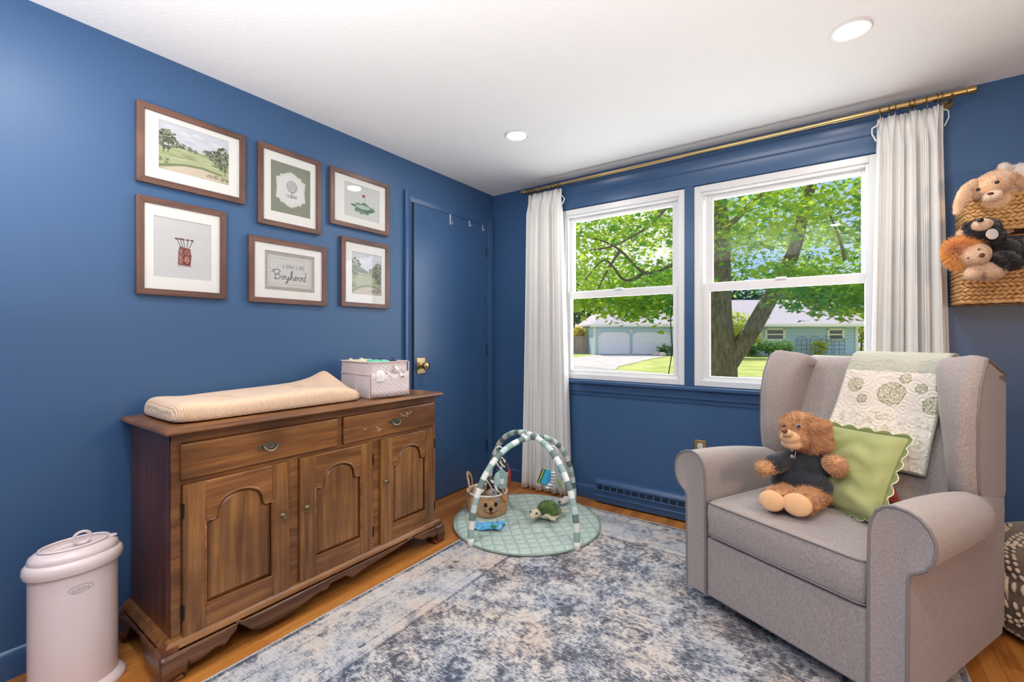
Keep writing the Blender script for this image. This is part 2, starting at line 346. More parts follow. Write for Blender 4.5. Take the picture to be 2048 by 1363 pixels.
# ---------------------------------------------------------------- rug
def rug_mat(x0, x1, y0, y1):
    m, nt, b = nodes('distressed_rug'); L = nt.links.new
    tc = N(nt, 'ShaderNodeTexCoord'); sp = N(nt, 'ShaderNodeSeparateXYZ'); L(tc.outputs['Object'], sp.inputs[0])
    def M(op, a, b_=None, c=None):
        n = N(nt, 'ShaderNodeMath', operation=op)
        for i, q in enumerate((a, b_, c)):
            if q is None: continue
            if isinstance(q, (int, float)): n.inputs[i].default_value = q
            else: L(q, n.inputs[i])
        return n.outputs[0]
    hx, hy = (x1-x0)/2, (y1-y0)/2
    ax = M('ABSOLUTE', sp.outputs[0]); ay = M('ABSOLUTE', sp.outputs[1])
    edge = M('MINIMUM', M('SUBTRACT', hx, ax), M('SUBTRACT', hy, ay))
    wob = N(nt, 'ShaderNodeTexNoise', Scale=14, Detail=4); L(tc.outputs['Object'], wob.inputs['Vector'])
    cb = N(nt, 'ShaderNodeCombineXYZ'); L(M('ADD', ax, M('MULTIPLY', wob.outputs['Fac'], .05)), cb.inputs[0]); L(M('ADD', sp.outputs[1], M('MULTIPLY', wob.outputs['Fac'], .04)), cb.inputs[1])
    def vor(scale, feat='F1', rnd=.35):
        v = N(nt, 'ShaderNodeTexVoronoi', feature=feat, Scale=scale, Randomness=rnd); L(cb.outputs[0], v.inputs['Vector']); return v
    v1 = vor(5.2); v2 = vor(13, rnd=.7); v3 = vor(5.2, 'DISTANCE_TO_EDGE')
    big = N(nt, 'ShaderNodeTexNoise', Scale=2.2, Detail=3); L(tc.outputs['Object'], big.inputs['Vector'])
    fine = N(nt, 'ShaderNodeTexNoise', Scale=130, Detail=5); fine.inputs['Roughness'].default_value = .75; L(coords(nt, (.35, 1.3, 1)), fine.inputs['Vector'])
    mid = N(nt, 'ShaderNodeTexNoise', Scale=40, Detail=6); mid.inputs['Roughness'].default_value = .7; L(tc.outputs['Object'], mid.inputs['Vector'])
    # scattered rosettes, broken field and worn pile
    v1.inputs['Randomness'].default_value = .9; v2.inputs['Randomness'].default_value = 1
    d1 = v1.outputs['Distance']; ros = M('MULTIPLY', M('SINE', M('MULTIPLY', d1, 40)), M('LESS_THAN', d1, .42))
    d2 = v2.outputs['Distance']; ros2 = M('MULTIPLY', M('LESS_THAN', d2, .34), M('GREATER_THAN', v2.outputs['Color'], .55))
    vein = N(nt, 'ShaderNodeTexNoise', Scale=5, Detail=2, Distortion=1.5); L(cb.outputs[0], vein.inputs['Vector'])
    vl = M('LESS_THAN', M('ABSOLUTE', M('SUBTRACT', vein.outputs['Fac'], .5)), .012)
    bl = N(nt, 'ShaderNodeTexNoise', Scale=8, Detail=8, Distortion=.1); bl.inputs['Roughness'].default_value = .72; L(cb.outputs[0], bl.inputs['Vector'])
    bands = M('MULTIPLY', M('SINE', M('MULTIPLY', edge, 26)), .05)
    t = M('ADD', M('ADD', .47, M('MULTIPLY', M('SUBTRACT', bl.outputs['Fac'], .5), 2.4)), M('ADD', M('MULTIPLY', ros, .13), M('ADD', M('MULTIPLY', ros2, .16), M('MULTIPLY', vl, .22))))
    t = M('ADD', M('ADD', t, bands), M('ADD', M('MULTIPLY', M('SUBTRACT', mid.outputs['Fac'], .5), 1.5), M('ADD', M('MULTIPLY', M('SUBTRACT', fine.outputs['Fac'], .5), 2.4), M('MULTIPLY', M('SUBTRACT', big.outputs['Fac'], .5), 1.0))))
    bord = M('LESS_THAN', edge, .36); t = M('ADD', M('MULTIPLY', t, M('SUBTRACT', 1, M('MULTIPLY', bord, .36))), M('MULTIPLY', bord, .36))
    t = M('SUBTRACT', t, M('MULTIPLY', M('MULTIPLY', bord, M('MULTIPLY', M('LESS_THAN', d2, .30), M('LESS_THAN', v2.outputs['Color'], .42))), .26))
    for e_, w_, k_ in ((.355, .008, .3), (.300, .004, .2), (.105, .004, .22), (.006, .016, .4)): t = M('SUBTRACT', t, M('MULTIPLY', M('LESS_THAN', M('ABSOLUTE', M('SUBTRACT', edge, e_)), w_), k_))
    r = ramp(nt, [(.10, (80, 84, 94)), (.32, (116, 119, 128)), (.5, (154, 155, 160)), (.68, (188, 184, 182)), (.98, (204, 197, 192))]); L(t, r.inputs['Fac'])
    hue = N(nt, 'ShaderNodeTexNoise', Scale=3.3, Detail=2); L(tc.outputs['Object'], hue.inputs['Vector'])
    r2 = ramp(nt, [(.36, (232, 240, 252)), (.5, (255, 255, 255)), (.66, (252, 240, 232))]); L(hue.outputs['Fac'], r2.inputs['Fac'])
    mx = N(nt, 'ShaderNodeMix', data_type='RGBA', blend_type='MULTIPLY'); mx.inputs[0].default_value = 1; L(r.outputs['Color'], mx.inputs[6]); L(r2.outputs['Color'], mx.inputs[7])
    L(mx.outputs[2], b.inputs['Base Color']); b.inputs['Roughness'].default_value = .95; b.inputs['Specular IOR Level'].default_value = .15
    bp = N(nt, 'ShaderNodeBump', Strength=.5, Distance=.003); L(fine.outputs['Fac'], bp.inputs['Height']); L(bp.outputs['Normal'], b.inputs['Normal'])
    return m
rx0, rx1, ry0, ry1 = .597, 2.785, -3.30, -.195
m = MB(); m.box((rx0-(rx0+rx1)/2, ry0-(ry0+ry1)/2, 0.0003), (rx1-(rx0+rx1)/2, ry1-(ry0+ry1)/2, .009))
M_fringe = mat('rug_binding', (140, 146, 156), .95, c2=(196, 190, 186), vs=120)
rug = m.build('rug', rug_mat(rx0, rx1, ry0, ry1), smooth=0, bevel=.003); rug.location = ((rx0+rx1)/2, (ry0+ry1)/2, 0)
tag(rug, 'large distressed grey, blue and cream patterned rug on the wood floor', 'rug')
m = MB()
hx, hy = (rx1-rx0)/2, (ry1-ry0)/2
for a, b in (((-hx, -hy), (-hx, hy)), ((-hx, hy), (hx, hy)), ((hx, hy), (hx, -hy))):
    m.tube([(a[0], a[1], .006), (b[0], b[1], .006)], .0055, 8)
m.build('bound_edge', M_fringe, rug)

# ---------------------------------------------------------------- dresser
WD = wood('walnut_dark', (74, 36, 18), (108, 60, 34), (138, 82, 48), 'z')
WV = wood('maple_vertical', (86, 52, 25), (132, 87, 44), (166, 118, 64), 'z')
WH = wood('maple_along', (86, 50, 23), (132, 84, 42), (166, 115, 62), 'y')
WE = wood('dark_edge', (56, 33, 20), (90, 57, 36), (128, 86, 56), 'y', .3)
M_pewter = mat('antique_pewter', (150, 146, 132), .3, 1, bump=(60, .2))
DR = thing('dresser', (.27, -1.84, 0), 'antique brown wooden buffet dresser with arched door panels beneath the changing pad', 'dresser')
def part(mb, name, mt, parent, **kw): return mb.build(name, mt, parent, world=(parent.type == 'EMPTY'), **kw)
Y0, Y1 = -2.487, -1.178; XB = .467
m = MB(); m.box((.03, Y0, .115), (XB-.002, Y1, .862)); part(m, 'cabinet_body', WD, DR, bevel=.003)
m = MB()
for a, b in (((XB-.01, Y0, .115), (XB+.003, Y0+.03, .86)), ((XB-.01, Y1-.022, .115), (XB+.003, Y1, .86)), ((XB-.01, -2.062, .13), (XB+.003, -2.02, .69)), ((XB-.01, -1.63, .13), (XB+.003, -1.585, .69)),
             ((XB-.01, Y0, .828), (XB+.0025, Y1, .862)), ((XB-.01, Y0, .676), (XB+.0025, Y1, .693)), ((XB-.01, -1.828, .69), (XB+.003, -1.802, .83)), ((XB-.01, Y0, .115), (XB+.002, Y1, .135))): m.box(a, b)
part(m, 'face_frame', WH, DR, bevel=.0015)
# moulded top
m = MB(); prof = [(-.022, .860), (-.012, .862), (-.002, .868), (.0, .873), (-.003, .881), (-.012, .885), (-.03, .887)]
def rect_ring(off, z): return [(.012, -2.518-off*0-(off), z), (.512+off, -2.518-off, z), (.512+off, -1.152+off, z), (.012, -1.152+off, z)]
m.rings([rect_ring(o, z) for o, z in prof]); part(m, 'top', WH, DR, smooth=30)
# drawers
def bailpull(m, y, z, x):
    bp = [(-.048, 0), (-.040, .008), (-.030, .006), (-.022, .013), (-.012, .010), (-.006, .018), (.006, .018), (.012, .010), (.022, .013), (.030, .006), (.040, .008), (.048, 0), (.038, -.008), (.026, -.006), (.016, -.012), (0, -.010), (-.016, -.012), (-.026, -.006), (-.038, -.008)]
    m.prism(bp, lambda a, b, d: (x+d, y+a, z+b), 0, .003)
    for s in (-1, 1): m.cyl((x+.003, y+s*.028, z+.002), (x+.014, y+s*.028, z+.002), .005, .004, 10)
    m.tube([(x+.014+.004*math.sin(math.pi*t), y-.028+.056*t, z+.002-.020*math.sin(math.pi*t)**.6) for t in [i/12 for i in range(13)]], [.0025+.0015*math.sin(math.pi*i/12) for i in range(13)], 8)
def drawer(y0, y1, z0, z1, hy):
    m = MB(); m.box((XB, y0, z0), (XB+.016, y1, z1)); d = part(m, 'drawer', WH, DR, bevel=.006, seg=3)
    h = MB(); bailpull(h, hy, (z0+z1)/2, XB+.016); hh = h.build('handle', M_pewter, d); return d
drawer(-2.462, -1.832, .695, .826, -2.150); dR = drawer(-1.800, -1.196, .695, .826, -1.490)
M_scuff = mat('worn_paint_scuff', (196, 186, 170), .7)
rs = random.Random(4)
for (y, z, n, s) in ((-1.435, .782, 14, .018), (-1.41, .79, 10, .012), (-1.60, .735, 9, .012), (-1.68, .748, 3, .006)):
    m = MB()
    for i in range(n):
        yy, zz = y+rs.gauss(0, s), z+rs.gauss(0, s*.5); r = rs.uniform(.0015, .0045)
        m.add([(XB+.0164, yy+r*rs.uniform(.6, 1.5)*math.cos(k), zz+r*math.sin(k)*rs.uniform(.4, 1)) for k in (0, 1.2, 2.2, 3.4, 4.6, 5.5)], [(0, 1, 2, 3, 4, 5)])
    m.build('paint_scuff', M_scuff, dR, smooth=0)
def cdoor(y0, y1, z0, z1, knob, hinge):
    w, h = y1-y0, z1-z0; X = XB; st, br = .072, .085
    a0, a1 = y0+st, y1-st; b0 = z0+br; zs = z1-.150; cy = (a0+a1)/2; hw = (a1-a0)/2-.034; ah = .088
    arch = [(a1, zs), (a1-.028, zs), (a1-.034, zs+.010)]+[(cy+hw*math.cos(t), zs+.012+(ah-.012)*math.sin(t)**.8) for t in [math.pi*i/18 for i in range(1, 18)]]+[(a0+.034, zs+.010), (a0+.028, zs), (a0, zs)]
    m = MB(); m.box((X, y0, z0), (X+.018, a0, z1)); m.box((X, a1, z0), (X+.018, y1, z1)); m.box((X, a0, z0), (X+.001, a1, z1))
    d = part(m, 'door', WV, DR, bevel=.004)
    m = MB(); m.box((X, a0, z0), (X+.018, a1, b0)); m.build('rail', WH, d, bevel=.003)
    m = MB(); m.prism([(a0, z1)]+arch[::-1]+[(a1, z1)], lambda a, b, dd: (X+dd, a, b), 0, .018); m.build('rail', WH, d, bevel=.003)
    out = [(a0, b0), (a1, b0)]+arch
    def ring(s, x): 
        cz = (b0+z1-.06)/2; return [(x, cy+(a-cy)*s, cz+(b-cz)*(1-(1-s)*.55)) for a, b in out]
    m = MB(); m.rings([ring(1.0, X+.002), ring(.99, X+.004), ring(.86, X+.012), ring(.84, X+.0145), ring(.5, X+.0145), ring(.05, X+.0145)]); m.build('raised_panel', WV, d, smooth=25)
    m = MB(); m.tube([(X+.015, a, b) for a, b in out], .0055, 8, closed=True); m.build('bead_moulding', WE if False else WH, d)
    k = MB(); ky = y1-.030 if knob > 0 else y0+.030; kz = .452
    T = Matrix.Translation((X+.018, ky, kz)) @ Matrix.Rotation(math.pi/2, 4, 'Y')
    k.lathe([(.019, 0), (.019, .002), (.013, .003), (.012, .005), (.009, .0045), (.006, .007), (.007, .013), (.010, .018), (.009, .022), (.001, .023)], 24, T=T); k.build('knob', M_oldbrass, d)
    hy = y1 if hinge > 0 else y0
    for z in (z1-.09, z0+.09):
        q = MB(); q.box((X, hy-.004, z-.024), (X+.0195, hy+.004, z+.024)); q.cyl((X+.019, hy, z-.026), (X+.019, hy, z+.026), .0035, n=8); q.build('hinge', M_dark if False else mat('iron', (38, 32, 28), .5, .5), d)
cdoor(-2.455, -2.066, .130, .676, 1, -1); cdoor(-2.017, -1.633, .130, .676, -1, 1); cdoor(-1.582, -1.198, .130, .676, -1, 1)
# base mould and bracket skirt
m = MB(); prof = [(.0, .098), (.010, .100), (.016, .108), (.012, .118), (.004, .126), (0, .131), (-.01, .134)]
def br_(o, z): return [(.02, Y0-.012-o, z), (.483+o, Y0-.012-o, z), (.483+o, Y1+.012+o, z), (.02, Y1+.012+o, z)]
m.rings([br_(o, z) for o, z in prof]); part(m, 'base_moulding', WH, DR, smooth=30)
XF = .505
pts = [(327, 1362), (369, 1352), (366, 1339), (375, 1326), (398, 1316), (424, 1295), (433, 1289), (448, 1287), (457, 1272), (471, 1258), (476, 1246)]
bot = []
for px, py in pts:
    p = onplane(px, py, 'x', XF); bot.append((p.y, max(p.z, .002)))
bot[0] = (-2.53, .002)
pts2 = [(477, 1243), (487, 1250), (500, 1256), (518, 1255), (548, 1240), (600, 1208), (640, 1180), (650, 1178), (660, 1165), (690, 1150), (703, 1153), (720, 1140), (770, 1110), (800, 1092), (815, 1082), (824, 1072), (826, 1074), (836, 1078), (846, 1078), (853, 1072), (862, 1073), (866, 1067), (867, 1083), (888, 1084)]
b2 = [(onplane(px, py, 'x', XF).y, max(onplane(px, py, 'x', XF).z, .002)) for px, py in pts2]
allb = sorted(bot+b2); allb[-1] = (-1.148, .002); allb[-2] = (-1.20, .002); allb[-3] = (-1.206, .06)
ysb = np.array([p[0] for p in allb]); zsb = np.array([p[1] for p in allb])
def ogee(z): return .012*math.sin(math.pi*min(1, max(0, z/.1))*1.0)
cols = sorted(set(list(ysb)+list(np.linspace(-2.53, -1.148, 120))))
m = MB(); nr = 7
V = []
for y in cols:
    zb = float(np.interp(y, ysb, zsb)); 
    for j in range(nr):
        z = zb+(.100-zb)*j/(nr-1); V.append((XF-.006+ogee(z), y, z))
Fs = [(i*nr+j, (i+1)*nr+j, (i+1)*nr+j+1, i*nr+j+1) for i in range(len(cols)-1) for j in range(nr-1)]
m.add(V, Fs)
part(m, 'bracket_skirt', WE, DR, smooth=50, solid=.016)
for ys, nm in ((-2.524, 'l'), (-1.154, 'r')):
    xs = [.03, .10, .12, .145, .15, .20, .27, .33, .345, .36, .40, .44, .47, XF+.004]; zs = [.002, .002, .03, .06, .085, .092, .094, .085, .06, .06, .04, .03, .002, .002]
    V = []; cx = np.linspace(.03, XF+.004, 60); sg = -1 if nm == 'l' else 1
    for x in cx:
        zb = float(np.interp(x, xs, zs))
        for j in range(nr):
            z = zb+(.100-zb)*j/(nr-1); V.append((x, ys-sg*.008+sg*ogee(z), z))
    Fs = [(i*nr+j, (i+1)*nr+j, (i+1)*nr+j+1, i*nr+j+1) for i in range(len(cx)-1) for j in range(nr-1)]
    m = MB(); m.add(V, Fs); part(m, 'side_skirt', WE, DR, smooth=50, solid=.014)
for y in (-2.50, -1.18):
    for x in (.055, XF-.03):
        m = MB(); m.rings([[(x-s, y-s, z), (x+s, y-s, z), (x+s, y+s, z), (x-s, y+s, z)] for s, z in ((.034, 0), (.038, .008), (.036, .014), (.026, .03), (.026, .118))]); part(m, 'foot', WD, DR, smooth=30)

# changing pad with muslin cover --------------------------------------------
def muslin():
    m, nt, b = nodes('muslin_cover'); L = nt.links.new
    n = N(nt, 'ShaderNodeTexWave', Scale=42, Distortion=3, Detail=2); n.bands_direction = 'Y'; L(coords(nt, (1, 1, .6)), n.inputs['Vector'])
    n2 = N(nt, 'ShaderNodeTexNoise', Scale=90, Detail=3); L(coords(nt), n2.inputs['Vector'])
    ad = N(nt, 'ShaderNodeMath', operation='ADD'); L(n.outputs['Fac'], ad.inputs[0]); L(n2.outputs['Fac'], ad.inputs[1])
    # the crinkle is strong on the hanging sides only (faces turned sideways)
    g = N(nt, 'ShaderNodeNewGeometry'); sx = N(nt, 'ShaderNodeSeparateXYZ'); L(g.outputs['Normal'], sx.inputs[0])
    k = N(nt, 'ShaderNodeMapRange'); k.inputs[1].default_value = .95; k.inputs[2].default_value = .4; k.inputs[3].default_value = .12; k.inputs[4].default_value = .8; L(sx.outputs[2], k.inputs[0])
    bp = N(nt, 'ShaderNodeBump', Distance=.0035); L(k.outputs[0], bp.inputs['Strength']); L(ad.outputs[0], bp.inputs['Height']); L(bp.outputs['Normal'], b.inputs['Normal'])
    b.inputs['Base Color'].default_value = (*lin((224, 190, 158)), 1); b.inputs['Roughness'].default_value = .9; b.inputs['Sheen Weight'].default_value = .3
    return m
px0, px1, py0, py1 = .028, .432, -2.462, -1.642
def padp(u, v):
    # u across x, v along y, superelliptic top
    return None
m = MB(); NU, NV = 30, 56
def pad_ring(k):
    t, inset, zz = k
    R = []
    for i in range(64):
        a = 2*math.pi*(i+.5)/64; c, s_ = math.cos(a), math.sin(a); e = .22
        cx = (abs(c)**e)*(1 if c > 0 else -1); sy = (abs(s_)**e)*(1 if s_ > 0 else -1)
        x = (px0+px1)/2+((px1-px0)/2-inset)*cx; y = (py0+py1)/2+((py1-py0)/2-inset)*sy
        z = .888+zz*(1 if zz < .02 else 1)
        q = zz/.075
        far = max(0, (y-(py1-.22))/.22); back = math.exp(-((x-.09)/.13)**2)
        z += q*(.095*far**1.8*back**1.1) + q*.006*math.sin(y*9) - q*(.012*far*(x-.1)/.3 if x > .2 else 0)
        z += .0035*math.sin(y*31+x*17)*q
        R.append((x, y, z))
    return R
RS = [pad_ring(k) for k in ((0, .018, .001), (0, .004, .004), (0, 0, .018), (0, .002, .040), (0, .008, .058), (0, .020, .070), (0, .040, .076), (0, .08, .076), (0, .12, .074), (0, .16, .073), (0, .2, .073))]
m.rings(RS)
pad = m.build('changing_pad', muslin(), smooth=60, sub=1)
tag(pad, 'tan muslin covered changing pad lying on the wooden dresser', 'changing pad')

# quilted caddy --------------------------------------------------------------
def quilt(name, c, c2, sc=55, st=.8, kind='Object', rough=.9, rot=math.pi/4, dist=.006):
    m, nt, b = nodes(name); L = nt.links.new
    vec = coords(nt, (1, 1, 1), kind, rot=(rot if kind == 'Object' else 0, rot if kind == 'Object' else 0, rot))
    w1 = N(nt, 'ShaderNodeTexWave', Scale=sc, wave_profile='SIN'); w1.bands_direction = 'X'; w2 = N(nt, 'ShaderNodeTexWave', Scale=sc, wave_profile='SIN'); w2.bands_direction = 'Y'
    L(vec, w1.inputs['Vector']); L(vec, w2.inputs['Vector'])
    mn = N(nt, 'ShaderNodeMath', operation='MINIMUM'); L(w1.outputs['Fac'], mn.inputs[0]); L(w2.outputs['Fac'], mn.inputs[1])
    pw = N(nt, 'ShaderNodeMath', operation='POWER'); pw.inputs[1].default_value = .4; L(mn.outputs[0], pw.inputs[0])
    bp = N(nt, 'ShaderNodeBump', Strength=st, Distance=dist); L(pw.outputs[0], bp.inputs['Height']); L(bp.outputs['Normal'], b.inputs['Normal'])
    n = N(nt, 'ShaderNodeTexNoise', Scale=6, Detail=4); L(coords(nt), n.inputs['Vector'])
    r = ramp(nt, [(.3, c), (.7, c2)]); L(n.outputs['Fac'], r.inputs['Fac']); L(r.outputs['Color'], b.inputs['Base Color'])
    b.inputs['Roughness'].default_value = rough; b.inputs['Sheen Weight'].default_value = .2
    return m
def quilt2(name, c, c2, d1, d2, st=.6, dist=.006, rough=.9):
    "stitched diamonds: two families of seams across directions d1 and d2 (radians per metre)"
    m, nt, b = nodes(name); L = nt.links.new; tc = N(nt, 'ShaderNodeTexCoord'); hs = []
    for d in (d1, d2):
        v = N(nt, 'ShaderNodeVectorMath', operation='DOT_PRODUCT'); L(tc.outputs['Object'], v.inputs[0]); v.inputs[1].default_value = d
        s = N(nt, 'ShaderNodeMath', operation='SINE'); L(v.outputs['Value'], s.inputs[0]); a = N(nt, 'ShaderNodeMath', operation='ABSOLUTE'); L(s.outputs[0], a.inputs[0]); hs.append(a)
    mn = N(nt, 'ShaderNodeMath', operation='MINIMUM'); L(hs[0].outputs[0], mn.inputs[0]); L(hs[1].outputs[0], mn.inputs[1])
    pw = N(nt, 'ShaderNodeMath', operation='POWER'); pw.inputs[1].default_value = .45; L(mn.outputs[0], pw.inputs[0])
    bp = N(nt, 'ShaderNodeBump', Strength=st, Distance=dist); L(pw.outputs[0], bp.inputs['Height']); L(bp.outputs['Normal'], b.inputs['Normal'])
    n = N(nt, 'ShaderNodeTexNoise', Scale=6, Detail=4); L(coords(nt), n.inputs['Vector']); r = ramp(nt, [(.3, c), (.7, c2)]); L(n.outputs['Fac'], r.inputs['Fac']); L(r.outputs['Color'], b.inputs['Base Color'])
    b.inputs['Roughness'].default_value = rough; b.inputs['Sheen Weight'].default_value = .2
    return m
M_quilt = quilt2('quilted_cotton', (214, 198, 194), (224, 212, 210), (110, 110, 130), (110, 110, -130), .5, .004)
M_pink = mat('piping_cotton', (216, 196, 190), .9)
CD = thing('storage_caddy', (.285, -1.475, .888), 'pale pink quilted fabric storage caddy full of baby clothes on the dresser', 'caddy', rz=-math.radians(8))
m = MB(); cw, cl, chh = .165, .118, .190
def cring(wx, wy, z, e=.16, bulge=0): 
    R = []
    for i in range(48):
        a = 2*math.pi*(i+.5)/48; c, s = math.cos(a), math.sin(a)
        R.append((wx*(abs(c)**e)*(1 if c > 0 else -1), wy*(abs(s)**e)*(1 if s > 0 else -1), z))
    return R
m.rings([cring(cw-.004, cl-.004, 0), cring(cw, cl, .008), cring(cw+.004, cl+.004, .07), cring(cw+.002, cl+.002, .14), cring(cw, cl, chh), cring(cw-.008, cl-.008, chh), cring(cw-.008, cl-.008, .03)], cap=True); m.build('quilted_body', M_quilt, CD)
m = MB()
for z in (chh, .124): m.tube([(x*1.01, y*1.01, zz+.0) for x, y, zz in cring(cw+.003, cl+.003, z)], .0028, 6, closed=True)
for sx in (1,):
    for sy in (-1, 1): m.tube([((cw+.003)*.995*sx, (cl+.003)*.985*sy, z) for z in (.005, .06, .12, .19)], .0028, 6)
m.tube([(.03, -(cl+.004), 0.006), (.03, -(cl+.005), .124)], .002, 6)
m.build('piping', M_pink, CD)
m = MB(); m.grid(lambda u, v: (cw+.006+.016*math.sin(math.pi*u), -cl*.96+2*cl*.96*u, .006+(.118+.012*(2*u-1)**2)*v), 20, 5); m.build('front_pocket', M_quilt, CD, solid=.004)
def cloth(name, c, pts, label, cat='folded clothes', seed=0, group=None):
    m = MB(); r = random.Random(seed); x0, x1, y0, y1, z, amp = pts; ph = [r.uniform(0, 6) for _ in range(6)]
    m.grid(lambda u, v: (x0+(x1-x0)*u, y0+(y1-y0)*v, z+amp*(math.sin(u*7+ph[0])*math.sin(v*6+ph[1])+.6*math.sin(u*13+ph[2]+3*v)+.4*math.sin(v*17+ph[3]))*.5-.05*max(0, abs(2*u-1)-.75)-.05*max(0, abs(2*v-1)-.75)), 16, 16)
    o = m.build(name, mat(name+'_cloth', c, .95, sheen=.2), None, solid=.006, sub=1, smooth=180)
    o.location = (0, 0, 0); o.matrix_basis = CD.matrix_basis.copy(); tag(o, label, cat, group); return o
cloth('baby_outfit', (30, 52, 98), (-.06, .09, .0, .10, .200, .014), 'navy blue baby outfit heaped at the back of the caddy', seed=2)
cloth('baby_outfit', (96, 196, 160), (.02, .15, -.09, .03, .192, .012), 'mint green baby outfit at the top front of the caddy', seed=3)
cloth('baby_outfit', (214, 208, 170), (-.13, .0, -.10, .0, .190, .016), 'cream and beige baby outfit at the left of the caddy', seed=5)
cloth('baby_outfit', (196, 158, 150), (.02, .14, .05, .105, .184, .010), 'dusty pink baby outfit at the right end of the caddy', seed=8)
m = MB(); CDm = CD.matrix_basis
m.oval([(.001, .001, -.03), (.022, .008, -.028), (.026, .010, 0), (.022, .009, .022), (.010, .004, .030)], 20); hb = m.build('hairbrush', mat('white_plastic', (236, 234, 228), .3)); hb.matrix_basis = CDm @ Matrix.Translation((cw+.016, -.065, .118)) @ Matrix.Rotation(math.pi/2, 4, 'Z'); tag(hb, 'small white baby brush sticking up from the front pocket of the caddy', 'brush')
m = MB(); rs = random.Random(3)
m.grid(lambda u, v: (.018+.012*math.sin(u*9+v*5), -.05+.10*u, -.02+.065*v*(1-.5*abs(2*u-1))+.006*math.sin(u*23)), 16, 8); pb = m.build('plastic_bag', mat('clear_film', (232, 226, 226), .25, alpha=.5), solid=.001); pb.matrix_basis = CDm @ Matrix.Translation((cw-.004, .03, .128)); tag(pb, 'crumpled clear plastic bag in the front pocket of the caddy', 'bag')

# ---------------------------------------------------------------- pail
M_pail = mat('rose_white_enamel', (222, 208, 208), .22, coat=.6)
M_pail2 = mat('rose_white_plastic', (220, 205, 204), .3, coat=.3)
PL = thing('diaper_pail', (.262, -2.697, 0), 'tall white oval diaper pail on the floor beside the wooden dresser', 'diaper pail')
a_, b_ = .081, .114
m = MB(); m.oval([(a_+.020, b_+.020, 0), (a_+.022, b_+.022, .006), (a_+.019, b_+.019, .016), (a_+.006, b_+.006, .028), (a_, b_, .032)], 64); m.build('base_ring', M_pail2, PL)
m = MB(); m.oval([(a_, b_, .026), (a_, b_, .10), (a_, b_, .43)], 64); bd = m.build('steel_body', M_pail, PL)
m = MB(); m.oval([(a_, b_, 0.4220), (a_+.010, b_+.010, 0.4280), (a_+.014, b_+.014, 0.4420), (a_+.012, b_+.012, 0.4580), (a_+.006, b_+.006, 0.4660), (a_, b_, 0.4700)], 64); m.build('collar', M_pail2, PL)
m = MB(); m.oval([(a_, b_, 0.4670), (a_+.002, b_+.002, 0.4750), (a_-.002, b_-.002, 0.4880), (a_-.014, b_-.014, 0.4980), (a_-.035, b_-.035, 0.5020), (a_*.56, b_*.62, 0.5040), (a_*.50, b_*.58, 0.5040), (a_*0.5000, b_*.55, 0.4940), (a_*0.4500, b_*.5, 0.4920)], 64); lid = m.build('lid', M_pail2, PL, smooth=60)
m = MB(); m.tube([(.055*math.cos(t)*1.0, .088*math.sin(t), 0.5045) for t in [2*math.pi*i/48 for i in range(48)]], .004, 8, closed=True); m.build('slide_rim', M_pail2, lid)
m = MB(); m.tube([(0+.0, .022*math.cos(t)+.018, 0.5170+.020*math.sin(t)) for t in [2*math.pi*i/28 for i in range(28)]], .0048, 8, closed=True, T=Matrix.Translation((0, 0, 0))); m.build('pull_ring', M_pail2, lid)
m = MB(); m.oval([(.012, .022, 0), (.011, .020, .004), (.004, .010, .007)], 20, T=Matrix.Translation((.012, .088, 0.4990))); m.build('lock_tab', M_pail2, lid)
# raised oval logo with lettering on the body
tx = bpy.data.curves.new('logo', 'FONT'); tx.body = 'ubbi'; tx.size = .030; tx.align_x = 'CENTER'; tx.align_y = 'CENTER'; tx.extrude = .0006
to = bpy.data.objects.new('logo_tmp', tx); COL.objects.link(to); bpy.context.view_layer.update()
me = bpy.data.meshes.new_from_object(to); bpy.data.objects.remove(to)
ang0 = math.radians(0)
def onbody(s, z, o=.0006):
    a = ang0+s/((a_+b_)/2); return ((a_+o)*math.cos(a), (b_+o)*math.sin(a), z)
lm = MB()
lm.tube([onbody(.026*math.cos(t), .375+.0125*math.sin(t), .0003) for t in [2*math.pi*i/36 for i in range(36)]], .0011, 6, closed=True)
V = [onbody(v.co.x*.75, .374+v.co.y*.75, .0003+(v.co.z+.0006)*.6) for v in me.vertices]; lm.add(V, [tuple(p.vertices) for p in me.polygons])
lm.build('logo', mat('logo_grey', (172, 166, 162), .4), bd, smooth=30)

# ---------------------------------------------------------------- heater, outlet, hooks
HT = thing('baseboard_heater', (1.95, -.02, 0), 'blue painted electric baseboard heater on the wall below the windows', 'heater')
hx0, hx1 = .985, 2.05
m = MB(); prof = [(0, .012), (.058, .012), (.060, .050), (.052, .060), (.052, .093), (.059, .098), (.056, .128), (.050, .150), (.036, .168), (0, .176)]
m.prism(prof, lambda a, b, d: (d, -a, b), hx0, hx1); part(m, 'housing', M_trimblue, HT, smooth=25)
M_slot = mat('heater_slot', (10, 14, 22), .7)
m = MB(); x = hx0+.02
while x < hx1-.05:
    for j in range(4): z = .104+j*.0075; m.box((x, -.0605+.0*j, z), (x+.040, -.0545, z+.0036))
    x += .052
part(m, 'louvre_slots', M_slot, HT, smooth=0)
m = MB()
for z, o in ((.140, .056), (.094, .060), (.052, .0615)): m.box((hx0-.002, -o-.002, z-.004), (hx1+.002, -o+.01, z+.006))
part(m, 'raised_rib', M_trimblue, HT, bevel=.002)
OT = thing('power_outlet', (1.702, -.002, .49), 'brass plated power outlet with white socket on the wall behind the armchair arm', 'outlet')
m = MB(); m.box((1.666, -.006, .425), (1.739, 0, .540)); part(m, 'face_plate', mat('satin_brass', (176, 148, 96), .4, .9), OT, bevel=.003)
m = MB(); 
for z in (.505, .459): m.cyl((1.7025, 0, z), (1.7025, -.0085, z), .0165, n=24)
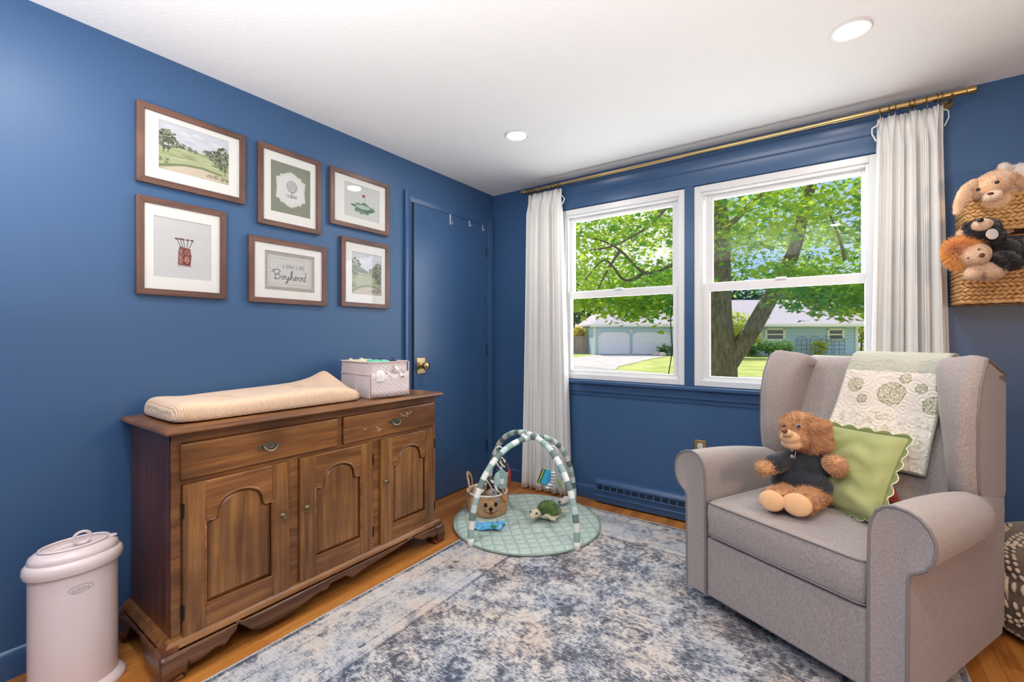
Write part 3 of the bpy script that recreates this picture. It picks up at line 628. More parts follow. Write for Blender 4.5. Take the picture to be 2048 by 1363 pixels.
m.box((1.689, -.008, .488), (1.716, 0, .520)); part(m, 'socket', M_white, OT)
m = MB(); m.box((1.696, -.009, .505), (1.698, -.0086, .514)); m.box((1.707, -.009, .505), (1.709, -.0086, .514)); m.cyl((1.7025, -.0086, .497), (1.7025, -.009, .497), .003, n=10); part(m, 'slots', M_dark, OT, smooth=0)
M_clip = mat('clear_hook', (200, 206, 214), .15, trans=.3)
hk = []
for i, (y, lab) in enumerate(((-.560, 'leftmost'), (-.335, 'middle'), (-.165, 'rightmost'))):
    t = thing('door_hook', (.012, y, 2.150), lab+' of three small clear hooks hanging over the top of the blue door', 'hook', 'clear hooks over the blue door')
    if i == 0:
        m = MB(); m.box((-.010, -.008, 0.0025), (.003, .008, .004)); m.box((.0005, -.007, -.075), (.0025, .007, .004)); m.tube([(.0025, 0, -.060), (.012, 0, -.074), (.022, 0, -.070), (.026, 0, -.056)], .0028, 8)
        o0 = m.build('hook_strap', M_clip, t)
    else: c = o0.copy(); COL.objects.link(c); c.parent = t; c.scale = (1, 1, .62)

# ---------------------------------------------------------------- framed pictures
M_frame = wood('walnut_frame', (78, 50, 42), (104, 70, 58), (124, 88, 74), 'z', .5)
M_frameH = wood('walnut_frame_along', (78, 50, 42), (104, 70, 58), (124, 88, 74), 'y', .5)
M_mat = mat('white_mount', (214, 212, 208), .8)
def C(r, g, b): return mat('print_ink', tuple(int(x*.90) for x in (r, g, b)), .8)
def frame(rect, pr, label, painter):
    y0, y1, z0, z1 = rect; w = .027; X1 = .024
    t = thing('framed_picture', (0, (y0+y1)/2, (z0+z1)/2), label, 'picture', 'framed golf pictures on the blue wall')
    for s in (0, 1):
        m = MB(); ya = y0 if s == 0 else y1; sg = 1 if s == 0 else -1
        m.prism([(0, 0), (w, w), (w, z1-z0-w), (0, z1-z0)], lambda a, b, d, ya=ya, sg=sg: (d, ya+sg*a, z0+b), .004, X1)
        part(m, 'frame_stile', M_frame, t, bevel=.0015)
    for s in (0, 1):
        m = MB(); za = z0 if s == 0 else z1; sg = 1 if s == 0 else -1
        m.prism([(0, 0), (w, w), (y1-y0-w, w), (y1-y0, 0)], lambda a, b, d, za=za, sg=sg: (d, y0+a, za+sg*b), .004, X1)
        part(m, 'frame_rail', M_frameH, t, bevel=.0015)
    p0 = onplane(pr[0], pr[1], 'x', .012); p1 = onplane(pr[2], pr[3], 'x', .012)
    a0, a1 = p0.y, p1.y; b1, b0 = p0.z, p1.z
    m = MB(); xo, xi = .016, .012
    for q in (((xi, y0+w-.002, z0+w-.002), (xo, a0, z1-w+.002)), ((xi, a1, z0+w-.002), (xo, y1-w+.002, z1-w+.002)), ((xi, a0, z0+w-.002), (xo, a1, b0)), ((xi, a0, b1), (xo, a1, z1-w+.002))): m.box(*q)
    part(m, 'mount', M_mat, t, smooth=0)
    m = MB(); mats = []
    keys = {}
    layer = [0]
    def shape(pts, col):
        if col not in keys: keys[col] = len(mats); mats.append(C(*col))
        m.mat(keys[col]); layer[0] += 1; x = .0125+layer[0]*2e-6
        m.add([(x, a0+(a1-a0)*u, b0+(b1-b0)*v) for u, v in pts], [tuple(range(len(pts)))])
    shape([(0, 0), (1, 0), (1, 1), (0, 1)], (205, 205, 205)); painter(shape, (a1-a0)/(b1-b0))
    part(m, 'print', mats, t, smooth=0, fix=False)
    m = MB(); m.box((.0185, y0+w-.002, z0+w-.002), (.0195, y1-w+.002, z1-w+.002)); part(m, 'glass', M_pglass, t, smooth=0)
    return t
def circ(cx, cy, rx, ry, n=24, jit=0, r=random): return [(cx+rx*math.cos(2*math.pi*i/n)*(1+r.uniform(-jit, jit)), cy+ry*math.sin(2*math.pi*i/n)*(1+r.uniform(-jit, jit))) for i in range(n)]
def stroke(shape, pts, w, col, asp=1):
    for (a, b), (c, d) in zip(pts, pts[1:]):
        dx, dy = (c-a)*asp, d-b; l = math.hypot(dx, dy) or 1; nx, ny = -dy/l*w, dx/l*w; ex, ey = dx/l*w*.6, dy/l*w*.6
        shape([(a+(nx-ex)/asp, b+ny-ey), (a+(-nx-ex)/asp, b-ny-ey), (c+(-nx+ex)/asp, d-ny+ey), (c+(nx+ex)/asp, d+ny+ey)], col)
def landscape(seed, greyer):
    def paint(shape, asp):
        r = random.Random(seed); g = lambda c: tuple(int(x*(1-greyer)+170*greyer) for x in c)
        shape([(0, .5), (1, .5), (1, 1), (0, 1)], (206, 210, 218))
        for i in range(14): shape(circ(r.random()*.9+.05, .7+r.random()*.25, .09, .035, 12, .3, r), r.choice([(222, 224, 228), (196, 202, 214), (214, 216, 222)]))
        shape([(0, 0), (1, 0), (1, .50), (.6, .53), (.3, .55), (0, .5)], g((176, 184, 136)))
        for i in range(26): x = r.random(); shape(circ(x, .28+r.random()*.25, .12, .012, 14, .2, r), g(r.choice([(152, 166, 112), (190, 198, 150), (128, 142, 92), (204, 208, 168)])))
        shape([(.05, .03), (.3, .16), (.6, .20), (.95, .12), (.98, .04), (.7, 0), (.2, 0)], g((212, 196, 174)))
        shape([(0, .1), (.1, .14), (.35, .22), (.6, .25), (.9, .2), (.9, .16), (.6, .205), (.35, .18), (.15, .10), (0, .04)], g((120, 132, 86)))
        def tree(cx, cy, R, n):
            for i in range(n):
                a = r.uniform(0, 6.3); q = R*math.sqrt(r.random()); t = r.uniform(.22, .55)*R*.5
                tone = r.choice([(70, 80, 62), (96, 106, 80), (126, 134, 104), (52, 60, 48), (150, 156, 126)])
                shape(circ(cx+q*math.cos(a)/asp, cy+q*math.sin(a), t/asp, t*.8, 8, .35, r), g(tone))
        for x, y, R in ((.05, .66, .12), (.13, .72, .13), (.1, .56, .12), (.22, .60, .08), (.32, .58, .06), (.42, .56, .05), (.5, .54, .04), (.66, .58, .07), (.76, .58, .10), (.84, .60, .12), (.93, .66, .14), (.97, .52, .14), (.85, .48, .1), (.92, .36, .08), (.75, .5, .07)): tree(x, y, R, 60)
        for x, y0, y1 in ((.06, .36, .6), (.12, .38, .6), (.80, .33, .5), (.86, .3, .5), (.94, .18, .45)): stroke(shape, [(x, y0), (x+.005, y1)], .006, g((84, 80, 64)), asp)
        for x in (.02, .1, .7, .8, .9, .96): tree(x, .10+.1*(x < .2), .05, 16)
    return paint
def p_ball(shape, asp):
    r = random.Random(2); shape([(0, 0), (1, 0), (1, 1), (0, 1)], (134, 138, 120))
    def plaque(s): 
        P = [(.5-.17*s, .80*1), (.5-.1*s, .5+.32*s), (.5, .5+.35*s), (.5+.1*s, .5+.32*s), (.5+.2*s, .5+.27*s), (.5+.25*s, .5+.28*s), (.5+.27*s, .5+.22*s), (.5+.36*s, .5+.2*s), (.5+.34*s, .5), (.5+.36*s, .5-.2*s), (.5+.27*s, .5-.22*s), (.5+.25*s, .5-.28*s), (.5+.2*s, .5-.27*s), (.5+.1*s, .5-.32*s), (.5, .5-.35*s), (.5-.1*s, .5-.32*s), (.5-.2*s, .5-.27*s), (.5-.25*s, .5-.28*s), (.5-.27*s, .5-.22*s), (.5-.36*s, .5-.2*s), (.5-.34*s, .5), (.5-.36*s, .5+.2*s), (.5-.27*s, .5+.22*s), (.5-.25*s, .5+.28*s), (.5-.2*s, .5+.27*s)][1:]
        return P
    shape(plaque(1.05), (176, 182, 164)); shape(plaque(1.0), (222, 222, 218)); shape(plaque(.93), (196, 200, 188)); shape(plaque(.91), (222, 222, 218))
    shape(circ(.52, .57, .135, .125, 30), (120, 120, 120)); shape(circ(.515, .575, .125, .117, 30), (188, 188, 188))
    for i in range(60):
        a = r.uniform(0, 6.3); q = math.sqrt(r.random()); shape(circ(.515+.115*q*math.cos(a), .575+.105*q*math.sin(a), .008, .007, 6), r.choice([(140, 140, 140), (214, 214, 214), (120, 120, 120)]))
    stroke(shape, [(.52, .45), (.52, .33)], .008, (110, 110, 108), asp)
    for i in range(40): x = .38+r.random()*.28; stroke(shape, [(x, .33+r.random()*.03), (x+r.uniform(-.03, .03), .36+r.random()*.06)], .0025, (130, 132, 124), asp)
def p_green(shape, asp):
    r = random.Random(5); shape([(0, 0), (1, 0), (1, 1), (0, 1)], (206, 208, 206))
    for i in range(46): a = r.uniform(0, 6.3); shape(circ(.53+.30*math.cos(a)*math.sqrt(r.random()), .33+.14*math.sin(a)*math.sqrt(r.random()), .07, .045, 12, .35, r), r.choice([(108, 142, 118), (92, 126, 100), (132, 162, 140), (84, 116, 92)]))
    shape(circ(.52, .36, .25, .085, 30), (74, 92, 84)); shape(circ(.52, .37, .225, .07, 30), (150, 180, 160)); shape(circ(.53, .365, .17, .05, 24), (176, 200, 182))
    stroke(shape, [(.58, .37), (.58, .72)], .006, (120, 110, 106), asp); shape([(.50, .66), (.58, .68), (.58, .76), (.50, .745)], (150, 72, 68))
def p_bag(shape, asp):
    r = random.Random(7); shape([(0, 0), (1, 0), (1, 1), (0, 1)], (206, 206, 206))
    for (x0, x1) in ((.47, .39), (.49, .45), (.52, .50), (.55, .58), (.58, .66)):
        stroke(shape, [(x0, .5), (x1, .66)], .006, (110, 96, 92), asp); shape(circ(x1-.01, .672, .035, .018, 10), (112, 78, 76))
    shape([(.40, .23), (.62, .22), (.64, .40), (.62, .52), (.43, .55), (.41, .45)], (128, 74, 66)); shape([(.42, .26), (.48, .25), (.47, .5), (.43, .5)], (166, 118, 106)); shape([(.50, .25), (.62, .24), (.64, .42), (.52, .44)], (104, 52, 50))
    shape(circ(.57, .45, .06, .05, 12), (150, 96, 88)); shape(circ(.56, .33, .05, .07, 12), (176, 124, 112))
    for i in range(60): x, y = r.uniform(.42, .62), r.uniform(.24, .53); stroke(shape, [(x, y), (x+r.uniform(-.03, .03), y+r.uniform(-.05, .05))], .003, r.choice([(90, 44, 42), (170, 120, 108), (70, 40, 38)]), asp)
    for i in range(10): x = r.uniform(.34, .62); stroke(shape, [(x, .215+r.uniform(-.01, .01)), (x+.06, .21)], .003, (150, 140, 136), asp)
def p_text(shape, asp):
    shape([(0, 0), (1, 0), (1, 1), (0, 1)], (172, 166, 156))
    for i in range(14): x = (i+.5)/14; shape([(x-.012, 0), (x+.012, 0), (x+.012, 1), (x-.012, 1)], (184, 178, 168))
    for i in range(10): y = (i+.5)/10; shape([(0, y-.012), (1, y-.012), (1, y+.012), (0, y+.012)], (164, 158, 148))
    shape([(.06, .10), (.94, .10), (.94, .90), (.06, .90)], (206, 205, 202))
    P = [(.10, .16), (.10, .84), (.90, .84), (.90, .16), (.10, .16)]; stroke(shape, P, .004, (150, 148, 142), asp)
    for cx, cy in ((.1, .16), (.1, .84), (.9, .16), (.9, .84)): shape(circ(cx, cy, .03/asp*1.3, .035, 16), (206, 205, 202)); stroke(shape, circ(cx, cy, .028/asp*1.3, .033, 16)+[(cx+.028/asp*1.3, cy)], .003, (150, 148, 142), asp)
    ink = (74, 82, 84); ink2 = (120, 122, 122)
    # LONG LIVE
    G = {'L': [[(0, 1), (0, 0), (.6, 0)]], 'O': [[(.35+.35*math.cos(t), .5+.5*math.sin(t)) for t in [2*math.pi*i/14 for i in range(15)]]], 'N': [[(0, 0), (0, 1), (.65, 0), (.65, 1)]],
         'G': [[(.65, .85), (.35, 1), (.05, .75), (0, .5), (.05, .2), (.35, 0), (.65, .15), (.65, .45), (.4, .45)]], 'I': [[(.1, 0), (.1, 1)]], 'V': [[(0, 1), (.33, 0), (.66, 1)]], 'E': [[(.6, 1), (0, 1), (0, 0), (.6, 0)], [(0, .5), (.5, .5)]], ' ': []}
    x = .355; hgt = .085; wd = hgt/asp
    for ch in 'LONG LIVE':
        for s in G[ch]: stroke(shape, [(x+a*wd*.75, .60+b*hgt) for a, b in s], .006, ink2, asp)
        x += {'I': .35, ' ': .45}.get(ch, .92)*wd
    # cursive Boyhood
    B = [(.17, .60), (.19, .42), (.21, .30), None, (.13, .52), (.17, .62), (.25, .64), (.28, .58), (.25, .50), (.20, .47), (.26, .46), (.29, .40), (.26, .32), (.20, .29), (.17, .33)]
    S = [B[:3], B[4:]]
    def o(cx): return [(cx+.024*math.cos(t)+.006*math.sin(t), .365+.062*math.sin(t)) for t in [math.pi/2+2*math.pi*i/16 for i in range(17)]]
    S += [o(.335)+[(.35, .43), (.375, .41)]]
    S += [[(.38, .42), (.385, .33), (.40, .30), (.42, .32), (.435, .42), (.43, .30), (.41, .18), (.385, .16), (.38, .20), (.42, .27), (.46, .32)]]
    S += [[(.455, .32), (.49, .45), (.505, .60), (.495, .63), (.485, .55), (.475, .30), (.485, .38), (.505, .43), (.52, .40), (.52, .31), (.535, .30)]]
    S += [[(.535, .30), (.55, .34)]+o(.575)+[(.60, .42), (.62, .41)], o(.655)+[(.68, .42), (.70, .40)]]
    S += [o(.725), [(.775, .62), (.755, .45), (.748, .33), (.76, .295), (.78, .31)]]
    for s in S: stroke(shape, [(.5+(a-.47)*1.08, .19+(b-.16)*.74) for a, b in s], .0085, ink, asp)
P6 = [((-2.467, -2.040, 1.868, 2.207), (317, 238, 457, 371), 'walnut framed golf course landscape, largest picture at the top left of the blue wall', landscape(1, .05)),
      ((-1.980, -1.638, 1.792, 2.209), (541, 318, 620, 438), 'walnut framed golf ball and tee emblem on sage green', p_ball),
      ((-1.577, -1.152, 1.874, 2.210), (688, 361, 758, 447), 'walnut framed putting green with a small red flag', p_green),
      ((-2.468, -2.126, 1.393, 1.811), (307, 430, 422, 562), 'walnut framed picture of a brown golf bag with clubs', p_bag),
      ((-2.024, -1.601, 1.389, 1.725), (529, 499, 628, 586), 'walnut framed print with cursive lettering and a beige border', p_text),
      ((-1.504, -1.152, 1.397, 1.815), (703, 502, 762, 592), 'narrow walnut framed woodland landscape beside the blue door, below the flag picture', landscape(9, .35))]
for a in P6: frame(*a)

# ---------------------------------------------------------------- soft-body helpers
def eval_mesh(o):
    bpy.context.view_layer.update()
    dg = bpy.context.evaluated_depsgraph_get(); me = bpy.data.meshes.new_from_object(o.evaluated_get(dg)); old = o.data
    bpy.data.objects.remove(o); bpy.data.meshes.remove(old); return me
def blob(balls, voxel=.006, smooth=4, mb=None):
    m = mb or MB()
    for q in balls: m.ball(q[0], q[1], rot=q[2] if len(q) > 2 else None, n=20)
    o = m.build('tmp', M_white)
    r = o.modifiers.new('r', 'REMESH'); r.mode = 'VOXEL'; r.voxel_size = voxel
    s = o.modifiers.new('s', 'SMOOTH'); s.factor = .5; s.iterations = smooth
    me = eval_mesh(o); me.materials.clear(); return me
def me_obj(me, name, mats, parent=None, world=True):
    me.name = name; me.materials.clear()
    for m in (mats if hasattr(mats, '__len__') else [mats]): me.materials.append(m)
    me.polygons.foreach_set('use_smooth', [True]*len(me.polygons))
    o = bpy.data.objects.new(name, me); COL.objects.link(o)
    if parent is not None:
        o.parent = parent
        if world and parent.type == 'EMPTY': o.matrix_parent_inverse = parent.matrix_basis.inverted()
    return o
def fur(me, n, length, width=.0012, comb=(0, 0, -.5), seed=1, spread=.5, clump=0, keep=None):
    "the mesh with n fine tapering hairs grown on it"
    rs = np.random.RandomState(seed); nv = len(me.vertices); co = np.empty(nv*3); me.vertices.foreach_get('co', co); co = co.reshape(-1, 3)
    me.calc_loop_triangles(); nt = len(me.loop_triangles); tr = np.empty(nt*3, int); me.loop_triangles.foreach_get('vertices', tr); tr = tr.reshape(-1, 3)
    a, b, c = co[tr[:, 0]], co[tr[:, 1]], co[tr[:, 2]]; nn = np.cross(b-a, c-a); ar = np.linalg.norm(nn, axis=1)+1e-12; nn /= ar[:, None]
    if keep is not None: ar = ar*keep((a+b+c)/3)
    k = rs.choice(nt, n, p=ar/ar.sum()); r1 = np.sqrt(rs.rand(n, 1)); r2 = rs.rand(n, 1)
    p = (1-r1)*a[k]+r1*(1-r2)*b[k]+r1*r2*c[k]; nr = nn[k]
    d = nr+np.array(comb)+rs.randn(n, 3)*spread; 
    if clump: 
        ph = np.sin(p*clump); d = d+np.stack([ph[:, 1], ph[:, 2], ph[:, 0]], 1)*.5
    d -= nr*np.minimum(0, (d*nr).sum(1, keepdims=True)-.25); d /= np.linalg.norm(d, axis=1, keepdims=True)
    s = np.cross(d, nr+.01); s /= np.linalg.norm(s, axis=1, keepdims=True)+1e-9
    L = length*(.6+.7*rs.rand(n, 1)); V = np.stack([p-s*width, p+s*width, p+d*L+s*width*.1], 1).reshape(-1, 3)
    fs = [tuple(q.vertices) for q in me.polygons]; F2 = (np.arange(n*3).reshape(-1, 3)+nv).tolist()
    m2 = bpy.data.meshes.new('f'); m2.from_pydata(np.concatenate([co, V]).tolist(), [], fs+[tuple(f) for f in F2]); m2.update(); bpy.data.meshes.remove(me); return m2
def plush(name, c, c2, vs=30): return mat(name, c, .95, c2=c2, vs=vs, sheen=.6, bump=(220, .6, .003), spec=.2)

# ---------------------------------------------------------------- armchair
def heather(name, c, c2):
    m, nt, b = nodes(name); L = nt.links.new
    n1 = N(nt, 'ShaderNodeTexNoise', Scale=1, Detail=4); n1.inputs['Roughness'].default_value = .7; L(coords(nt, (90, 500, 500)), n1.inputs['Vector'])
    n2 = N(nt, 'ShaderNodeTexNoise', Scale=1, Detail=4); n2.inputs['Roughness'].default_value = .7; L(coords(nt, (500, 400, 90)), n2.inputs['Vector'])
    ad = N(nt, 'ShaderNodeMath', operation='ADD'); L(n1.outputs['Fac'], ad.inputs[0]); L(n2.outputs['Fac'], ad.inputs[1])
    hf = N(nt, 'ShaderNodeMath', operation='MULTIPLY'); hf.inputs[1].default_value = .5; L(ad.outputs[0], hf.inputs[0])
    r = ramp(nt, [(.38, c), (.62, c2)]); L(hf.outputs[0], r.inputs['Fac']); L(r.outputs['Color'], b.inputs['Base Color'])
    bp = N(nt, 'ShaderNodeBump', Strength=.35, Distance=.001); L(hf.outputs[0], bp.inputs['Height']); L(bp.outputs['Normal'], b.inputs['Normal'])
    b.inputs['Roughness'].default_value = .9; b.inputs['Sheen Weight'].default_value = .25; b.inputs['Specular IOR Level'].default_value = .2
    return m
M_fab = heather('heather_grey_fabric', (130, 121, 119), (178, 168, 165))
M_pipe = mat('grey_piping', (124, 118, 118), .85)
AX = -math.atan2(.449, .893)
AC = thing('armchair', (1.938, -.988, 0), 'grey upholstered wingback nursery armchair with rolled arms in front of the window', 'armchair', rz=AX)
CH = AC.matrix_basis.copy()
def chw(u, v, z): return CH @ Vector((u, v, z))
ARM = [(.612, .078), (.611, .20), (.611, .35), (.612, .50), (.613, .59), (.619, .635), (.632, .665), (.652, .685), (.680, .694), (.712, .690), (.740, .677), (.762, .653), (.775, .622), (.777, .590), (.770, .558), (.754, .532), (.735, .516), (.720, .506), (.713, .492), (.712, .46), (.711, .35), (.710, .20), (.708, .078)]
def armsec(v, ins=0):
    k = 1 if v < .22 else max(.05, math.sqrt(max(0, 1-((v-.22)/.42)**2))) if v < .64 else .05
    drop = .055*min(1, max(0, v/.62))**2; cu, cz = .66, .4; R = []
    for u, z in ARM:
        if u > .711: u = .711+(u-.711)*k
        if z > .5: z -= drop*(z-.5)/.19+(1-k)*.03*max(0, (u-.69)/.08)
        if v > .62 and z > .5: z -= (v-.62)*.3*(z-.5)/.19
        if ins: u += (cu-u)*ins; z += (cz-z)*ins*.4
        R.append((u, z))
    return R
def mir(R, s): return R if s > 0 else [(.612-u,)+tuple(q) for (u, *q) in R]
for s in (1, -1):
    X = lambda u: u if s > 0 else .612-u
    m = MB(); RS = []
    for v, ins in ((.0, .10), (-.001, .06), (0, .02), (.008, 0)): RS.append([(X(u), v, z) for u, z in armsec(0, ins)])
    for v in list(np.linspace(.03, .62, 24))+[.68, .74, .79]: RS.append([(X(u), float(v), z) for u, z in armsec(float(v))])
    m.rings(RS); arm = m.build('arm', M_fab, AC, smooth=60)
    m = MB(); m.tube([(X(u), .0005, z) for u, z in ARM], .0052, 8); m.build('piping', M_pipe, arm)
m = MB(); m.box((-.092, .03, .085), (.704, .80, .34)); m.build('base_frame', M_fab, AC, bevel=.012, seg=3)
m = MB(); m.box((.004, .004, .078), (.608, .05, .335)); m.build('footrest_panel', M_fab, AC, bevel=.012, seg=3)
m = MB(); m.box((-.094, .79, .085), (.706, .835, 1.05)); m.build('back_panel', M_fab, AC, bevel=.015, seg=3)
def cush(u0, u1, v0, v1, z0, z1, crown, e=.12, wr=0):
    m = MB(); RS = []
    def R(ins, z):
        o = []
        for i in range(72):
            a = 2*math.pi*(i+.5)/72; c, s_ = math.cos(a), math.sin(a)
            x = (u0+u1)/2+((u1-u0)/2-ins)*(abs(c)**e)*(1 if c > 0 else -1); y = (v0+v1)/2+((v1-v0)/2-ins)*(abs(s_)**e)*(1 if s_ > 0 else -1)
            q = (1-((x-(u0+u1)/2)/((u1-u0)/2))**2)*(1-((y-(v0+v1)/2)/((v1-v0)/2))**2)
            o.append((x, y, z+(crown*max(0, q)**.6 if z > (z0+z1)/2 else 0)))
        return o
    for ins, z in ((.03, z0), (.01, z0+.004), (.0, z0+.02), (0, (z0+z1)/2-.02), (-.003, (z0+z1)/2+.02), (0, z1-.012), (.006, z1-.003), (.02, z1+.001), (.06, z1+.001), (.12, z1+.001), (.2, z1+.001), (.27, z1+.001)): RS.append(R(ins, z))
    m.rings(RS); return m, R
m, R = cush(.003, .609, -.004, .66, .337, .492, .022, e=.09)
sc_ = m.build('seat_cushion', M_fab, AC, smooth=70)
m = MB(); 
for z in (.490, .350): m.tube(R(-.001, z), .003, 6, closed=True)
m.build('piping', M_pipe, sc_)
def bv(z): return .612+(z-.5)*.225
m = MB()
def bk(a, b):
    u = .0+.612*a; z = .44+.675*b; cr = .028*(math.sin(math.pi*min(1, max(0, a)))**.6)*(math.sin(math.pi*min(1, b*.93+.03))**.5)
    v = bv(z)-cr+.012; 
    v += .006*math.sin(a*9+b*7)*math.sin(b*5)+ .004*math.exp(-((a-.28-.12*b)/.03)**2)*(-1)
    if b > .93: t = (b-.93)/.07; v += .10*t*t*1.0; z = .44+.675*.93+.045*math.sin(t*math.pi/2)
    return (u, v, z)
m.grid(bk, 40, 44); m.build('back_cushion', M_fab, AC, smooth=180, solid=.01)
def vf(z): return float(np.interp(z, [.60, .62, .66, .75, .93, 1.03, 1.10, 1.14], [.60, .575, .550, .537, .540, .565, .605, .64]))
def uin(z): return float(np.interp(z, [.6, .8, 1.0, 1.14], [.596, .588, .565, .535]))
def dens(P, k):
    n = len(P); O_ = []
    for i in range(n):
        p0, p1, p2, p3 = [Vector(P[(i+j) % n]) for j in (-1, 0, 1, 2)]
        for j in range(k): t = j/k; O_.append(tuple(.5*((2*p1)+(p2-p0)*t+(2*p0-5*p1+4*p2-p3)*t*t+(3*p1-p0-3*p2+p3)*t**3)))
    return O_
def wsec(z, sh=0):
    f = vf(z); ui = uin(z); P = [(.705, .832), (.708, .76), (.710, .68), (.709, (f+.66)/2), (.707, f+.010), (.700, f-.002), (.684, f-.014), (.660, f-.014), (.636, f+.002), (ui+.022, f+.040), (ui+.004, f+.085), (ui, f+.14), (ui+.004, .77), (ui+.02, .815), (.64, .832)]
    c = (.655, .70)
    P = dens(P, 4)
    return [((u+(c[0]-u)*sh), (v+(c[1]-v)*sh)) for u, v in P]
for s in (1, -1):
    X = lambda u: u if s > 0 else .612-u
    m = MB(); RS = []
    RS.append([(X(u), v, .585) for u, v in wsec(.60, .35)]); RS.append([(X(u), v, .588) for u, v in wsec(.60, .12)]); RS.append([(X(u), v, .60) for u, v in wsec(.60, .03)])
    for z in (.62, .64, .66, .69, .72, .76, .8, .84, .88, .92, .95, .98, 1.01, 1.04, 1.065): RS.append([(X(u), v, z) for u, v in wsec(z)])
    def topz(u, v, z): return z-max(0, v-.64)*.34*min(1, (z-1.0)/.1)
    for z, sh in ((1.09, 0), (1.115, .01), (1.132, .05), (1.142, .14), (1.146, .3), (1.147, .6)): RS.append([(X(u), v, topz(u, v, z)) for u, v in wsec(z, sh)])
    m.rings(RS); w = m.build('wing', M_fab, AC, smooth=70)
    m = MB(); pts = []
    for z in list(np.linspace(.60, 1.09, 24))+[1.115, 1.128]: pts.append((X(.709), vf(z)+.008, topz(.7, vf(z), z)))
    pts += [(X(.709), v, topz(.7, v, 1.130)) for v in (.67, .72, .78, .83)]
    m.tube(pts, .0042, 8); m.build('piping', M_pipe, w)
m = MB(); m.lathe([(.24, 0), (.25, .008), (.25, .022), (.06, .030), (.05, .07), (.16, .08), (.16, .09)], 40, T=Matrix.Translation((.306, .42, .0092))); m.build('swivel_base', mat('black_metal', (24, 24, 26), .5, .3), AC)

# ---------------------------------------------------------------- quilt over the chair back
def quilt_mat():
    m, nt, b = nodes('printed_quilt'); L = nt.links.new
    tc = N(nt, 'ShaderNodeTexCoord'); sp = N(nt, 'ShaderNodeSeparateXYZ'); L(tc.outputs['Object'], sp.inputs[0])
    def M(op, a, b_=None, c=None):
        n = N(nt, 'ShaderNodeMath', operation=op)
        for i, q in enumerate((a, b_, c)):
            if q is None: continue
            if isinstance(q, (int, float)): n.inputs[i].default_value = q
            else: L(q, n.inputs[i])
        return n.outputs[0]
    u = M('ADD', sp.outputs[0], M('MULTIPLY', M('SUBTRACT', 1.1, sp.outputs[2]), .16)); z = sp.outputs[2]
    col = None
    def mixc(fac, c1, c2):
        x = N(nt, 'ShaderNodeMix', data_type='RGBA'); L(fac, x.inputs[0])
        for i, c in ((6, c1), (7, c2)):
            if isinstance(c, tuple): x.inputs[i].default_value = (*lin(c), 1)
            else: L(c, x.inputs[i])
        return x.outputs[2]
    base = (232, 224, 214)
    sp1 = N(nt, 'ShaderNodeTexNoise', Scale=190, Detail=3); L(tc.outputs['Object'], sp1.inputs['Vector'])
    sp2 = N(nt, 'ShaderNodeTexNoise', Scale=34, Detail=6, Distortion=1.4); sp2.inputs['Roughness'].default_value = .7; L(tc.outputs['Object'], sp2.inputs['Vector'])
    flo = M('MULTIPLY', M('GREATER_THAN', sp2.outputs['Fac'], .54), M('LESS_THAN', z, .885)); flo = M('MULTIPLY', flo, .55)
    col = mixc(flo, base, (176, 166, 140))
    dark = M('GREATER_THAN', sp1.outputs['Fac'], .53)
    for cu, cz, r in ((.425, .968, .048), (.325, .935, .018), (.52, 1.0, .019), (.285, .995, .030), (.575, .935, .036), (.59, 1.01, .026), (.46, 1.035, .02)):
        d = M('POWER', M('ADD', M('POWER', M('SUBTRACT', u, cu), 2), M('POWER', M('SUBTRACT', z, cz), 2)), .5)
        d = M('ADD', d, M('MULTIPLY', M('SUBTRACT', sp2.outputs['Fac'], .5), .03))
        col = mixc(M('MULTIPLY', M('LESS_THAN', d, r), .5), col, (196, 196, 160)); col = mixc(M('MULTIPLY', M('MULTIPLY', M('LESS_THAN', d, r), dark), .85), col, (136, 138, 114))
        col = mixc(M('MULTIPLY', M('LESS_THAN', M('ABSOLUTE', M('SUBTRACT', d, r)), .0016), .8), col, (110, 118, 88))
    edge = M('ADD', z, M('MULTIPLY', M('SUBTRACT', sp2.outputs['Fac'], .5), .03))
    col = mixc(M('GREATER_THAN', edge, 1.062), col, (184, 184, 170))
    L(col, b.inputs['Base Color']); b.inputs['Roughness'].default_value = .95; b.inputs['Sheen Weight'].default_value = .2
    v = N(nt, 'ShaderNodeTexVoronoi', Scale=17, Randomness=.8); L(tc.outputs['Object'], v.inputs['Vector'])
    rg = M('SINE', M('MULTIPLY', v.outputs['Distance'], 26)); bp = N(nt, 'ShaderNodeBump', Strength=.28, Distance=.003); L(rg, bp.inputs['Height']); L(bp.outputs['Normal'], b.inputs['Normal'])
    return m
m = MB()
def qp(a, s):
    # a across 0..1, s along 0 (behind) .. 1 (lower front edge)
    path = [(.865, .95), (.868, 1.06), (.855, 1.118), (.82, 1.136), (.78, 1.140), (.745, 1.130), (.722, 1.108), (.700, 1.06)]+[(bv(z)-.032+.004*math.sin(z*30), z) for z in (1.0, .95, .9, .85, .8, .75, .70, .655)]
    t = s*(len(path)-1); i = min(int(t), len(path)-2); f = t-i
    v = path[i][0]*(1-f)+path[i+1][0]*f; z = path[i][1]*(1-f)+path[i+1][1]*f
    drop = max(0, 1.1-z); u0 = .235-.20*drop; u1 = .570-.075*drop
    v -= .004*math.sin(a*13+z*11)*(1 if s > .4 else 0)
    return (u0+(u1-u0)*a, v, z+.012*(a-.5)*(s > .95))
m.grid(qp, 26, 60); ql = m.build('quilt', quilt_mat(), smooth=180, solid=.014, sub=1); ql.matrix_basis = CH
tag(ql, 'cream and sage printed baby quilt folded over the back of the grey armchair', 'quilt')
